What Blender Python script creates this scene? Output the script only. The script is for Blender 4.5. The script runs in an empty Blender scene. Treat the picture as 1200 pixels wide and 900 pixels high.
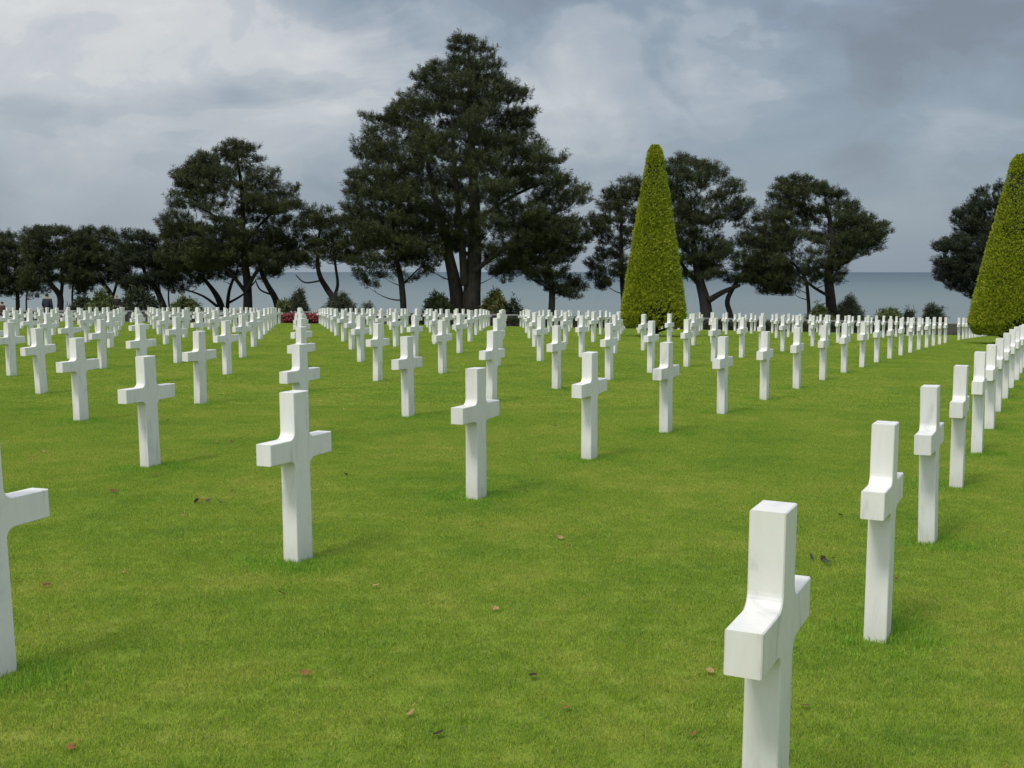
import bpy, bmesh, math, random
import numpy as np
from mathutils import Vector, Matrix, noise
R = math.radians
scene = bpy.context.scene
C = scene.collection
rng = np.random.default_rng(7)
random.seed(7)

# ------------------------------------------------------------------ camera
FPX, CX, CY = 1400.0, 600.0, 450.0          # focal length in pixels of the 1200 x 900 photograph
EYE = 1.734                                 # eye height above the turf at the photographer's feet
PIT = 0.09717
cp, sp = math.cos(PIT), math.sin(PIT)
cam_d = bpy.data.cameras.new('camera'); cam = bpy.data.objects.new('camera', cam_d); C.objects.link(cam)
cam_d.sensor_fit = 'HORIZONTAL'; cam_d.sensor_width = 36.0; cam_d.lens = 36.0 * FPX / 1200.0
cam_d.clip_start = 0.05; cam_d.clip_end = 60000.0
cam.location = (0, 0, EYE); cam.rotation_euler = (math.pi/2 - PIT, 0, 0)
scene.camera = cam

def at(px, py, Y):
    """world point seen at pixel (px,py) lying on the vertical plane Y = const"""
    rx = (px-CX)/FPX; ru = (CY-py)/FPX
    dy = cp + ru*sp; dz = -sp + ru*cp
    t = Y/dy
    return Vector((rx*t, Y, EYE + dz*t))
def pxm(Y):                                  # pixels per metre there
    return FPX/Y

# ------------------------------------------------------------------ terrain
GC = [-1.73434, -0.72527, -0.65511, -0.04634, -0.08391, -0.21613, -0.06108, -0.76663, 0.45424, 0.04276]
GE = [(a, b) for a in range(4) for b in range(4) if a+b <= 3]
def sstep(x, a, b):
    t = np.clip((x-a)/(b-a), 0, 1); return t*t*(3-2*t)
SEA_Z = EYE - 50.0
def gz(X, Y):
    X = np.asarray(X, float); Y = np.asarray(Y, float)
    x = np.clip(X, -44, 44); y = np.clip(Y, -2, 92)
    z = sum(c*(x/30)**a*(y/60)**b for c, (a, b) in zip(GC, GE)) + EYE
    # the bank beyond the lawn falls away to the beach
    d = np.maximum(Y-88, 0)
    z = z - 0.06*d
    z = z*(1-sstep(Y, 104, 230)) + (SEA_Z-1.5)*sstep(Y, 104, 230) - 3*sstep(Y, 240, 420)
    return z
def gz1(x, y): return float(gz(x, y))
def hit(px, py):
    """point of the ground seen at a pixel"""
    rx = (px-CX)/FPX; ru = (CY-py)/FPX
    dx, dy, dz = rx, cp+ru*sp, -sp+ru*cp
    t = np.linspace(2, 90, 8000)
    k = np.where(EYE + t*dz < gz(t*dx, t*dy))[0]
    t = t[k[0]]
    return Vector((t*dx, t*dy, gz1(t*dx, t*dy)))

# ------------------------------------------------------------------ helpers
def tag(o, label=None, cat=None, group=None, kind=None):
    if label: o['label'] = label
    if cat: o['category'] = cat
    if group: o['group'] = group
    if kind: o['kind'] = kind
    return o
def link(o, parent=None):
    C.objects.link(o)
    if parent is not None: o.parent = parent
    return o
def empty(name, loc, rz=0.0):
    o = bpy.data.objects.new(name, None); o.location = loc; o.rotation_euler = (0, 0, rz)
    o.empty_display_size = 0.2
    return link(o)
def mesh_np(name, V, F, mat, parent=None, smooth=False, attrs=None, lnk=True):
    """V (n,3) array, F (m,k) array of one polygon size"""
    me = bpy.data.meshes.new(name)
    V = np.asarray(V, np.float32); F = np.asarray(F, np.int32)
    m, k = F.shape
    me.vertices.add(len(V)); me.vertices.foreach_set('co', V.ravel())
    me.loops.add(m*k); me.loops.foreach_set('vertex_index', F.ravel())
    me.polygons.add(m)
    me.polygons.foreach_set('loop_start', np.arange(0, m*k, k, dtype=np.int32))
    if smooth: me.polygons.foreach_set('use_smooth', np.ones(m, bool))
    me.update(calc_edges=True)
    if attrs:
        for n_, (dom, a) in attrs.items():
            at_ = me.attributes.new(n_, 'FLOAT', dom); at_.data.foreach_set('value', np.asarray(a, np.float32))
    me.materials.append(mat)
    o = bpy.data.objects.new(name, me)
    if lnk: link(o, parent)
    return o
def mesh_bm(name, bm, mat, parent=None, smooth=False):
    me = bpy.data.meshes.new(name)
    if smooth:
        for f in bm.faces: f.smooth = True
    bm.normal_update(); bm.to_mesh(me); bm.free()
    me.materials.append(mat)
    return link(bpy.data.objects.new(name, me), parent)

def mat_new(name):
    m = bpy.data.materials.new(name); m.use_nodes = True
    nt = m.node_tree; nt.nodes.clear()
    out = nt.nodes.new('ShaderNodeOutputMaterial'); b = nt.nodes.new('ShaderNodeBsdfPrincipled')
    nt.links.new(b.outputs[0], out.inputs[0])
    return m, nt, b
def N(nt, t, **kw):
    n = nt.nodes.new(t)
    for k, v in kw.items():
        if k.startswith('i_'):
            key = k[2:]
            n.inputs[int(key) if key.isdigit() else key.replace('_', ' ')].default_value = v
        else: setattr(n, k, v)
    return n
def ramp(nt, src, pts, interp='LINEAR'):
    r = nt.nodes.new('ShaderNodeValToRGB'); r.color_ramp.interpolation = interp
    e = r.color_ramp.elements
    while len(e) < len(pts): e.new(0.5)
    for q, (p, c) in zip(e, pts):
        q.position = p; q.color = (*c, 1) if len(c) == 3 else c
    nt.links.new(src, r.inputs[0]); return r
def mix(nt, fac, a, b, mode='MIX'):
    m = nt.nodes.new('ShaderNodeMix'); m.data_type = 'RGBA'; m.blend_type = mode
    for s, v in ((m.inputs[0], fac), (m.inputs[6], a), (m.inputs[7], b)):
        if hasattr(v, 'is_output'): nt.links.new(v, s)
        else: s.default_value = v if not isinstance(v, tuple) or len(v) == 4 else (*v, 1)
    return m.outputs[2]
def mth(nt, op, a, b=None, clamp=False):
    m = nt.nodes.new('ShaderNodeMath'); m.operation = op; m.use_clamp = clamp
    for s, v in ((m.inputs[0], a), (m.inputs[1], b)):
        if v is None: continue
        if hasattr(v, 'is_output'): nt.links.new(v, s)
        else: s.default_value = v
    return m.outputs[0]
def noise_n(nt, vec, scale, detail=4, rough=0.55, dist=0.0):
    n = nt.nodes.new('ShaderNodeTexNoise'); n.inputs['Scale'].default_value = scale
    n.inputs['Detail'].default_value = detail; n.inputs['Roughness'].default_value = rough; n.inputs['Distortion'].default_value = dist
    if vec is not None: nt.links.new(vec, n.inputs['Vector'])
    return n.outputs[0]
def mapping(nt, vec, scale=(1, 1, 1), rot=(0, 0, 0), loc=(0, 0, 0)):
    m = nt.nodes.new('ShaderNodeMapping'); m.inputs['Scale'].default_value = scale
    m.inputs['Rotation'].default_value = rot; m.inputs['Location'].default_value = loc
    nt.links.new(vec, m.inputs[0]); return m.outputs[0]
def bump(nt, b, h, strength, dist):
    n = nt.nodes.new('ShaderNodeBump'); n.inputs['Strength'].default_value = strength; n.inputs['Distance'].default_value = dist
    nt.links.new(h, n.inputs['Height']); nt.links.new(n.outputs[0], b.inputs['Normal'])
def wpos(nt): return nt.nodes.new('ShaderNodeNewGeometry').outputs['Position']

def tube(bm, pts, rads, n=8, cap=True):
    rings = []
    pts = [Vector(p) for p in pts]
    up = Vector((0.13, 0.97, 0.2)).normalized()
    for i, p in enumerate(pts):
        d = (pts[min(i+1, len(pts)-1)] - pts[max(i-1, 0)]).normalized()
        a = d.cross(up)
        if a.length < 1e-3: a = d.cross(Vector((1, 0, 0)))
        a.normalize(); b = d.cross(a)
        rings.append([bm.verts.new(p + (a*math.cos(t) + b*math.sin(t))*rads[i]) for t in (2*math.pi*k/n for k in range(n))])
    for r0, r1 in zip(rings, rings[1:]):
        for k in range(n): bm.faces.new((r0[k], r0[(k+1) % n], r1[(k+1) % n], r1[k]))
    if cap:
        bm.faces.new(rings[-1]); bm.faces.new(rings[0][::-1])
def box(bm, c, s, rz=0.0):
    m = Matrix.Translation(c) @ Matrix.Rotation(rz, 4, 'Z') @ Matrix.Diagonal((*s, 1))
    return bmesh.ops.create_cube(bm, size=1, matrix=m)['verts']
def spline(pts, rads, sub=4):
    P = [Vector(p) for p in pts]; out = []; ro = []
    for i in range(len(P)-1):
        p0 = P[max(i-1, 0)]; p1 = P[i]; p2 = P[i+1]; p3 = P[min(i+2, len(P)-1)]
        for k in range(sub):
            t = k/sub
            q = 0.5*((2*p1) + (p2-p0)*t + (2*p0-5*p1+4*p2-p3)*t*t + (3*p1-p0-3*p2+p3)*t**3)
            out.append(q); ro.append(rads[i]*(1-t)+rads[i+1]*t)
    out.append(P[-1]); ro.append(rads[-1])
    return out, ro

# ------------------------------------------------------------------ tuning
SKY_TOP, SKY_BACK, EXPO = 1.0, 0.7, 0.32
GR_A, GR_B, GR_C, GR_L = (0.228, 0.388, 0.042), (0.312, 0.445, 0.052), (0.408, 0.485, 0.080), (0.240, 0.430, 0.045)
SKY_ROT, SKY_LOC, SKY_AMP = 14, (21.370290, 25.193992, 5.477757), 0.54
CR_W, CR_T, CR_PHI = 0.655, 0.108, math.radians(25.2)
# ------------------------------------------------------------------ light and sky
SUN_EL, SUN_AZ = R(53), R(215)               # azimuth clockwise from +Y: the sun stands behind the camera, to its left
sd = Vector((math.sin(SUN_AZ)*math.cos(SUN_EL), math.cos(SUN_AZ)*math.cos(SUN_EL), math.sin(SUN_EL)))
sun_d = bpy.data.lights.new('sun', 'SUN'); sun = bpy.data.objects.new('sun', sun_d); link(sun)
sun_d.energy = 1.5; sun_d.angle = R(14); sun_d.color = (1.0, 0.94, 0.85)
sun.rotation_euler = (-sd).to_track_quat('-Z', 'Y').to_euler(); sun.location = (-20, -30, 40)
w = bpy.data.worlds.new('World'); scene.world = w; w.use_nodes = True
nt = w.node_tree; nt.nodes.clear()
out = nt.nodes.new('ShaderNodeOutputWorld'); bg = nt.nodes.new('ShaderNodeBackground')
nt.links.new(bg.outputs[0], out.inputs[0]); bg.inputs[1].default_value = 0.1
sky = nt.nodes.new('ShaderNodeTexSky'); sky.sky_type = 'NISHITA'; sky.sun_disc = False
sky.sun_elevation = SUN_EL; sky.sun_rotation = SUN_AZ; sky.dust_density = 2.0; sky.ozone_density = 1.0
tc = nt.nodes.new('ShaderNodeTexCoord'); d = tc.outputs['Generated']
sx = nt.nodes.new('ShaderNodeSeparateXYZ'); nt.links.new(d, sx.inputs[0])
dz = mth(nt, 'MAXIMUM', sx.outputs[2], 0.0)
# lumpy cloud banks: noise over the sky directions, stretched along the horizon and tilted a little
dv = mapping(nt, d, (1.0, 0.6, 1.75), (0, R(SKY_ROT), 0), SKY_LOC)
n1 = noise_n(nt, dv, 2.7, 8, 0.47, 0.30)
n2 = noise_n(nt, mapping(nt, d, (1.0, 0.6, 2.1), (0, R(SKY_ROT), 0), (5.3, 1.1, 2.7)), 6.5, 8, 0.55, 0.5)
n1s = ramp(nt, n1, [(0.38, (0, 0, 0)), (0.475, (0.28, 0.28, 0.28)), (0.515, (0.62, 0.62, 0.62)), (0.64, (1, 1, 1))], 'EASE').outputs[0]
n2s = ramp(nt, n2, [(0.34, (0, 0, 0)), (0.48, (0.36, 0.36, 0.36)), (0.53, (0.62, 0.62, 0.62)), (0.68, (1, 1, 1))], 'EASE').outputs[0]
# broad brightness of the cloud deck: bright to the left and high, heavy blue-grey to the right
lef = mth(nt, 'MULTIPLY', sx.outputs[0], -0.30)
hi = mth(nt, 'MULTIPLY', dz, 0.45)
base = mth(nt, 'ADD', mth(nt, 'ADD', lef, hi), 0.31)
v = mth(nt, 'ADD', base, mth(nt, 'MULTIPLY', mth(nt, 'SUBTRACT', n1s, 0.5), SKY_AMP))
v = mth(nt, 'ADD', v, mth(nt, 'MULTIPLY', mth(nt, 'SUBTRACT', n2s, 0.5), 0.36))
# near the horizon the deck is one even blue-grey veil
veil = mth(nt, 'MULTIPLY', dz, 7.0, True)
v = mth(nt, 'ADD', mth(nt, 'MULTIPLY', v, veil), mth(nt, 'MULTIPLY', mth(nt, 'SUBTRACT', 1.0, veil), mth(nt, 'ADD', 0.36, mth(nt, 'MULTIPLY', lef, 0.5))))
rc = ramp(nt, v, [(0.0, (1.7, 1.95, 2.35)), (0.3, (2.2, 2.7, 3.25)), (0.5, (3.2, 3.6, 4.05)), (0.72, (4.8, 5.0, 5.15)), (1.0, (6.6, 6.5, 6.3))])
# overhead and behind the camera the deck is thinner and brighter
br = mth(nt, 'MULTIPLY', mth(nt, 'SUBTRACT', dz, 0.30), 1.6, True)
bk = mth(nt, 'MULTIPLY', mth(nt, 'MULTIPLY', sx.outputs[1], -1.0), 0.5, True)
gain = mth(nt, 'ADD', 1.0, mth(nt, 'ADD', mth(nt, 'MULTIPLY', br, (SKY_TOP*1.1)), mth(nt, 'MULTIPLY', bk, SKY_BACK)))
gc = nt.nodes.new('ShaderNodeVectorMath'); gc.operation = 'SCALE'
nt.links.new(rc.outputs[0], gc.inputs[0]); nt.links.new(gain, gc.inputs['Scale'])
nt.links.new(mix(nt, 0.88, sky.outputs[0], gc.outputs[0]), bg.inputs[0])
scene.view_settings.view_transform = 'Standard'; scene.view_settings.look = 'None'
scene.view_settings.exposure = EXPO; scene.view_settings.gamma = 1; scene.view_settings.use_curve_mapping = False
scene.cycles.max_bounces = 6; scene.cycles.diffuse_bounces = 3; scene.cycles.transparent_max_bounces = 4
scene.cycles.use_denoising = False if False else scene.cycles.use_denoising

# ------------------------------------------------------------------ cross sites
TAB = "-1,1,0.77,3.51;-1,2,1.80,5.74;-1,3,2.83,7.99;-1,4,3.86,10.24;-1,5,4.91,12.49;-1,6,5.95,14.76;-1,7,6.96,17.03;-1,8,8.00,19.30;-1,9,9.05,21.58;-1,10,10.12,23.87;-1,11,11.16,26.16;-1,12,12.21,28.47;-1,13,13.26,30.77;-1,14,14.31,33.09;-1,15,15.36,35.41;-1,16,16.41,37.73;-1,17,17.47,40.06;-1,18,18.52,42.40;-1,19,19.58,44.75;-1,20,20.64,47.10;-1,21,21.70,49.46;-1,22,22.76,51.82;-1,23,23.82,54.19;-1,24,24.88,56.57;-1,25,25.95,58.95;-1,26,27.02,61.34;-1,27,28.08,63.74;-1,28,29.15,66.14;-1,29,30.22,68.55;-1,30,31.29,70.97;-1,31,32.37,73.39;-1,32,33.44,75.82;-1,33,34.51,78.25;0,-1,-2.29,5.13;0,0,-1.34,7.35;0,1,-0.29,9.57;0,2,0.77,11.79;0,3,1.82,14.03;0,4,2.88,16.26;0,5,3.93,18.51;0,6,4.97,20.76;0,7,6.01,23.02;0,8,7.05,25.28;0,9,8.10,27.56;0,10,9.13,29.83;0,11,10.18,32.12;0,12,11.22,34.41;0,13,12.26,36.70;0,14,13.30,39.00;0,15,14.36,41.31;0,16,15.41,43.63;0,17,16.47,45.95;0,18,17.53,48.28;0,21,20.71,55.30;0,22,21.79,57.65;0,23,22.85,60.01;0,24,23.91,62.38;0,25,24.97,64.75;0,26,26.04,67.13;0,27,27.11,69.52;0,28,28.19,71.91;0,29,29.26,74.31;0,30,30.33,76.71;0,31,31.41,79.12;1,-1,-3.44,11.24;1,0,-2.39,13.44;1,1,-1.37,15.65;1,2,-0.31,17.87;1,3,0.75,20.09;1,4,1.82,22.32;1,5,2.86,24.55;1,6,3.93,26.79;1,7,4.92,29.04;1,8,6.03,31.30;1,9,7.01,33.56;1,10,8.13,35.82;1,11,9.12,38.09;1,12,10.17,40.37;1,13,11.23,42.66;1,14,12.28,44.95;1,15,13.34,47.25;1,16,14.40,49.55;1,17,15.46,51.86;1,18,16.52,54.18;1,19,17.58,56.51;1,20,18.65,58.84;1,21,19.68,61.17;1,22,20.78,63.51;1,23,21.83,65.86;1,24,22.92,68.22;1,25,23.99,70.58;1,26,25.06,72.95;1,27,26.14,75.32;1,28,27.18,77.70;2,-2,-5.52,15.19;2,-1,-4.56,17.38;2,0,-3.46,19.57;2,1,-2.46,21.77;2,2,-1.40,23.97;2,3,-0.33,26.18;2,4,0.67,28.40;2,5,1.79,30.62;2,6,2.82,32.85;2,7,3.87,35.09;2,8,4.92,37.33;2,9,6.02,39.58;2,10,7.02,41.84;2,13,10.19,48.64;2,14,11.28,50.93;2,15,12.32,53.21;2,16,13.38,55.51;2,17,14.44,57.81;2,18,15.51,60.11;2,19,16.57,62.43;2,20,17.64,64.75;2,21,18.71,67.07;2,22,19.78,69.40;2,23,20.85,71.74;2,24,21.92,74.09;2,25,23.00,76.44;2,26,24.07,78.79;3,-3,-7.60,19.20;3,-2,-6.63,21.37;3,-1,-5.63,23.54;3,0,-4.54,25.72;3,1,-3.54,27.91;3,2,-2.45,30.10;3,3,-1.42,32.30;3,4,-0.35,34.51;3,5,0.70,36.72;3,6,1.75,38.94;3,7,2.81,41.17;3,8,3.86,43.40;3,12,8.13,52.39;3,13,9.15,54.66;3,14,10.22,56.93;3,15,11.28,59.20;3,16,12.33,61.49;3,17,13.41,63.78;3,18,14.40,66.07;3,19,15.55,68.37;3,20,16.62,70.68;3,21,17.69,73.00;3,22,18.77,75.32;3,23,19.84,77.65;3,24,20.92,79.98;4,-4,-9.78,23.26;4,-3,-8.74,25.41;4,-2,-7.74,27.57;4,-1,-6.72,29.73;4,0,-5.63,31.90;4,1,-4.58,34.08;4,2,-3.53,36.26;4,3,-2.48,38.45;4,4,-1.43,40.65;4,5,-0.37,42.85;4,6,0.67,45.06;4,7,1.74,47.27;4,8,2.80,49.50;4,9,3.85,51.72;4,10,4.92,53.96;4,11,5.98,56.20;4,12,7.04,58.44;4,13,8.11,60.70;4,14,9.17,62.96;4,15,10.24,65.22;4,16,11.31,67.50;4,17,12.38,69.77;4,18,13.45,72.06;4,19,14.52,74.35;4,20,15.59,76.65;4,21,16.67,78.95;5,-5,-11.97,27.38;5,-4,-10.92,29.51;5,-3,-9.88,31.65;5,-2,-8.83,33.80;5,-1,-7.78,35.95;5,0,-6.73,38.11;5,1,-5.68,40.28;5,2,-4.63,42.45;5,3,-3.57,44.63;5,4,-2.52,46.81;5,5,-1.46,49.01;5,6,-0.40,51.20;5,7,0.66,53.41;5,8,1.72,55.62;5,9,2.78,57.84;5,10,3.85,60.06;5,11,4.91,62.29;5,12,5.98,64.52;5,13,7.05,66.77;5,14,8.12,69.01;5,15,9.19,71.27;5,16,10.26,73.53;5,17,11.33,75.80;5,18,12.41,78.07;5,19,13.48,80.35;6,-6,-14.14,31.55;6,-5,-13.09,33.67;6,-4,-12.05,35.79;6,-3,-11.00,37.92;6,-2,-9.95,40.06;6,-1,-8.89,42.20;6,0,-7.84,44.35;6,1,-6.84,46.50;6,2,-5.73,48.67;6,3,-4.67,50.83;6,4,-3.61,53.01;6,5,-2.55,55.19;6,6,-1.49,57.38;6,7,-0.43,59.57;6,8,0.75,61.77;6,9,1.70,63.97;6,10,2.77,66.19;6,11,3.84,68.41;6,12,4.91,70.63;6,13,5.98,72.86;6,14,7.05,75.10;6,15,8.12,77.34;6,16,9.20,79.60;6,17,10.28,81.85;7,-7,-16.33,35.78;7,-6,-15.28,37.88;7,-5,-14.23,39.99;7,-4,-13.18,42.10;7,-3,-12.12,44.22;7,-2,-11.07,46.34;7,-1,-10.02,48.47;7,0,-8.96,50.61;7,1,-7.94,52.76;7,2,-6.84,54.91;7,3,-5.78,57.07;7,4,-4.72,59.23;7,5,-3.65,61.40;7,6,-2.59,63.57;7,7,-1.52,65.76;7,8,-0.46,67.95;7,9,0.69,70.14;7,10,1.68,72.34;7,11,2.75,74.55;7,12,3.83,76.77;7,13,4.90,78.99;7,14,5.98,81.21;8,-7,-17.48,42.15;8,-6,-16.43,44.24;8,-5,-15.37,46.33;8,-4,-14.32,48.43;8,-3,-13.26,50.54;8,-2,-12.20,52.66;8,-1,-11.15,54.78;8,0,-10.09,56.90;8,1,-9.07,59.04;8,2,-7.96,61.18;8,3,-6.90,63.32;8,4,-5.83,65.48;8,5,-4.77,67.64;8,6,-3.70,69.80;8,7,-2.63,71.97;8,8,-1.56,74.15;8,9,-0.49,76.34;8,10,0.59,78.53;8,11,1.66,80.72;8,12,2.74,82.93;9,-8,-19.69,46.47;9,-7,-18.64,48.54;9,-6,-17.58,50.62;9,-5,-16.53,52.71;9,-4,-15.47,54.80;9,-3,-14.41,56.89;9,-2,-13.35,59.00;9,-1,-12.29,61.11;9,0,-11.22,63.22;9,1,-10.19,65.35;9,2,-9.09,67.48;9,3,-8.03,69.61;9,4,-6.96,71.75;9,5,-5.89,73.90;9,6,-4.82,76.06;9,7,-3.74,78.22;9,8,-2.67,80.39;9,9,-1.59,82.56;10,-9,-21.92,50.85;10,-8,-20.86,52.90;10,-7,-19.81,54.97;10,-6,-18.75,57.03;10,-5,-17.69,59.11;10,-4,-16.63,61.19;10,-3,-15.56,63.27;10,-2,-14.50,65.37;10,-1,-13.44,67.47;10,0,-12.37,69.57;10,1,-11.32,71.68;10,2,-10.23,73.80;10,3,-9.16,75.93;10,4,-8.09,78.06;10,5,-7.02,80.20;10,6,-5.94,82.34;11,-10,-24.16,55.28;11,-9,-23.10,57.32;11,-8,-22.04,59.37;11,-7,-20.98,61.42;11,-6,-19.92,63.47;11,-5,-18.86,65.54;11,-4,-17.79,67.61;11,-3,-16.73,69.68;11,-2,-15.66,71.76;11,-1,-14.59,73.85;11,0,-13.52,75.95;11,1,-12.43,78.05;11,2,-11.38,80.16;11,3,-10.31,82.27;11,4,-9.23,84.39;12,-11,-26.41,59.78;12,-10,-25.36,61.80;12,-9,-24.29,63.82;12,-8,-23.23,65.86;12,-7,-22.17,67.90;12,-6,-21.10,69.94;12,-5,-20.04,71.99;12,-4,-18.97,74.05;12,-3,-17.90,76.12;12,-2,-16.83,78.19;12,-1,-15.61,80.27;12,0,-14.69,82.35;12,1,-13.57,84.44;13,-12,-28.68,64.32;13,-11,-27.62,66.33;13,-10,-26.56,68.34;13,-9,-25.50,70.35;13,-8,-24.43,72.37;13,-7,-23.36,74.40;13,-6,-22.30,76.44;13,-5,-21.23,78.48;13,-4,-20.16,80.53;13,-3,-19.09,82.58;13,-2,-18.01,84.64;14,-13,-30.97,68.92;14,-12,-29.91,70.91;14,-11,-28.84,72.90;14,-10,-27.78,74.90;14,-9,-26.71,76.91;14,-8,-25.64,78.92;14,-7,-24.57,80.94;14,-6,-23.50,82.96;14,-5,-22.43,84.99"
SITES = [(int(a), int(b), float(x), float(y)) for a, b, x, y in (q.split(',') for q in TAB.split(';'))]
SX = np.array([s[2] for s in SITES]); SY = np.array([s[3] for s in SITES])

# ------------------------------------------------------------------ ground
def grass_colour(nt, pos, lush, rnd=None):
    big = noise_n(nt, pos, 0.55, 4, 0.6)
    mid = noise_n(nt, pos, 2.6, 4, 0.6)
    tint = ramp(nt, mth(nt, 'ADD', mth(nt, 'MULTIPLY', big, 0.55), mth(nt, 'MULTIPLY', mid, 0.45)),
                [(0.36, GR_A), (0.5, GR_B), (0.63, GR_C)]).outputs[0]
    if lush is not None: tint = mix(nt, lush, tint, GR_L)
    return tint
gm, nt, b = mat_new('lawn_soil')
p = wpos(nt)
la = nt.nodes.new('ShaderNodeAttribute'); la.attribute_name = 'lush'
col = grass_colour(nt, p, la.outputs['Fac'])
fine = noise_n(nt, p, 42, 3, 0.7)
col = mix(nt, mth(nt, 'MULTIPLY', fine, 0.75), mix(nt, 1.0, col, (0.66, 0.62, 0.6), 'MULTIPLY'), mix(nt, 1.0, col, (0.42, 0.42, 0.4), 'MULTIPLY'))
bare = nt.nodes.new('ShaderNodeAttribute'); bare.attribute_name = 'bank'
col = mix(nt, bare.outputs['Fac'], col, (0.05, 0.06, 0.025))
nt.links.new(col, b.inputs['Base Color']); b.inputs['Roughness'].default_value = 0.9; b.inputs['Specular IOR Level'].default_value = 0.15
bump(nt, b, fine, 0.8, 0.02)

def axis(parts):
    return np.unique(np.concatenate([np.arange(a, e, s) for a, e, s in parts]).round(4))
gx = axis([(-3000, -400, 650), (-400, -80, 40), (-80, -40, 4), (-40, -12, 0.8), (-12, 12, 0.16), (12, 40, 0.8), (40, 80, 4), (80, 400, 40), (400, 3001, 650)])
gy = axis([(-3000, -400, 650), (-400, -40, 40), (-40, 2, 3), (2, 24, 0.16), (24, 96, 0.8), (96, 130, 3), (130, 440, 15)])
XX, YY = np.meshgrid(gx, gy); nx, ny = len(gx), len(gy)
V = np.stack([XX.ravel(), YY.ravel(), gz(XX.ravel(), YY.ravel())], -1)
lush = np.zeros(len(V))
near = (np.abs(V[:, 0]) < 42) & (V[:, 1] > 1) & (V[:, 1] < 86)
idn = np.where(near)[0]
dmin = np.full(len(idn), 9.0)
for x, y in zip(SX, SY):
    dmin = np.minimum(dmin, np.hypot(V[idn, 0]-x, V[idn, 1]-y))
lush[idn] = 1 - sstep(dmin, 0.18, 0.55)
# small soft unevenness of a mown lawn
V[:, 2] += np.where((V[:, 1] > -5) & (V[:, 1] < 86), 0.004*np.sin(V[:, 0]*1.3+0.7*np.sin(V[:, 1]*0.9))*np.sin(V[:, 1]*1.1), 0)
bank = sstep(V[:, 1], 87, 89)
ii, jj = np.meshgrid(np.arange(nx-1), np.arange(ny-1)); q = (jj*nx+ii).ravel()
F = np.stack([q, q+1, q+1+nx, q+nx], -1)
ground = mesh_np('ground', V, F, gm, smooth=True, attrs={'lush': ('POINT', lush), 'bank': ('POINT', bank)})
tag(ground, kind='structure')
def gtop(x, y):
    return gz1(x, y) + 0.004*math.sin(x*1.3+0.7*math.sin(y*0.9))*math.sin(y*1.1)

# ------------------------------------------------------------------ sea
wm, nt, b = mat_new('sea_water')
p = wpos(nt)
sxyz = nt.nodes.new('ShaderNodeSeparateXYZ'); nt.links.new(p, sxyz.inputs[0])
far = mth(nt, 'DIVIDE', sxyz.outputs[1], 13000.0, True)
nn = noise_n(nt, mapping(nt, p, (0.0011, 0.004, 1)), 1.0, 5, 0.6)
c0 = ramp(nt, far, [(0.0, (0.205, 0.235, 0.237)), (0.14, (0.165, 0.205, 0.215)), (0.36, (0.10, 0.142, 0.162)), (0.9, (0.062, 0.10, 0.125))]).outputs[0]
c1 = mix(nt, mth(nt, 'MULTIPLY', nn, 0.5), c0, mix(nt, 1.0, c0, (0.72, 0.8, 0.84), 'MULTIPLY'))
nt.links.new(c1, b.inputs['Base Color']); b.inputs['Roughness'].default_value = 0.45; b.inputs['IOR'].default_value = 1.33
b.inputs['Specular IOR Level'].default_value = 0.25
wv = noise_n(nt, mapping(nt, p, (0.05, 0.14, 1)), 1.0, 5, 0.65)
bump(nt, b, wv, 0.5, 1.2)
RS = 13300.0
rr = np.array([0, 120, 250, 500, 900, 1600, 3000, 5500, 9000, RS]); na = 96
V = [(0, 0, SEA_Z)]
for r_ in rr[1:]:
    for k in range(na):
        t = 2*math.pi*k/na; V.append((r_*math.sin(t), r_*math.cos(t), SEA_Z))
bm = bmesh.new(); vs = [bm.verts.new(v_) for v_ in V]
for k in range(na): bm.faces.new((vs[0], vs[1+(k+1) % na], vs[1+k]))
for a in range(len(rr)-2):
    for k in range(na):
        k2 = (k+1) % na; o0 = 1+a*na; o1 = o0+na
        bm.faces.new((vs[o0+k], vs[o0+k2], vs[o1+k2], vs[o1+k]))
# only the seaward half: the land lies behind
bmesh.ops.bisect_plane(bm, geom=bm.verts[:]+bm.edges[:]+bm.faces[:], plane_co=(0, 200, 0), plane_no=(0, -1, 0), clear_outer=True)
sea = mesh_bm('sea', bm, wm); tag(sea, kind='structure')

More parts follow.
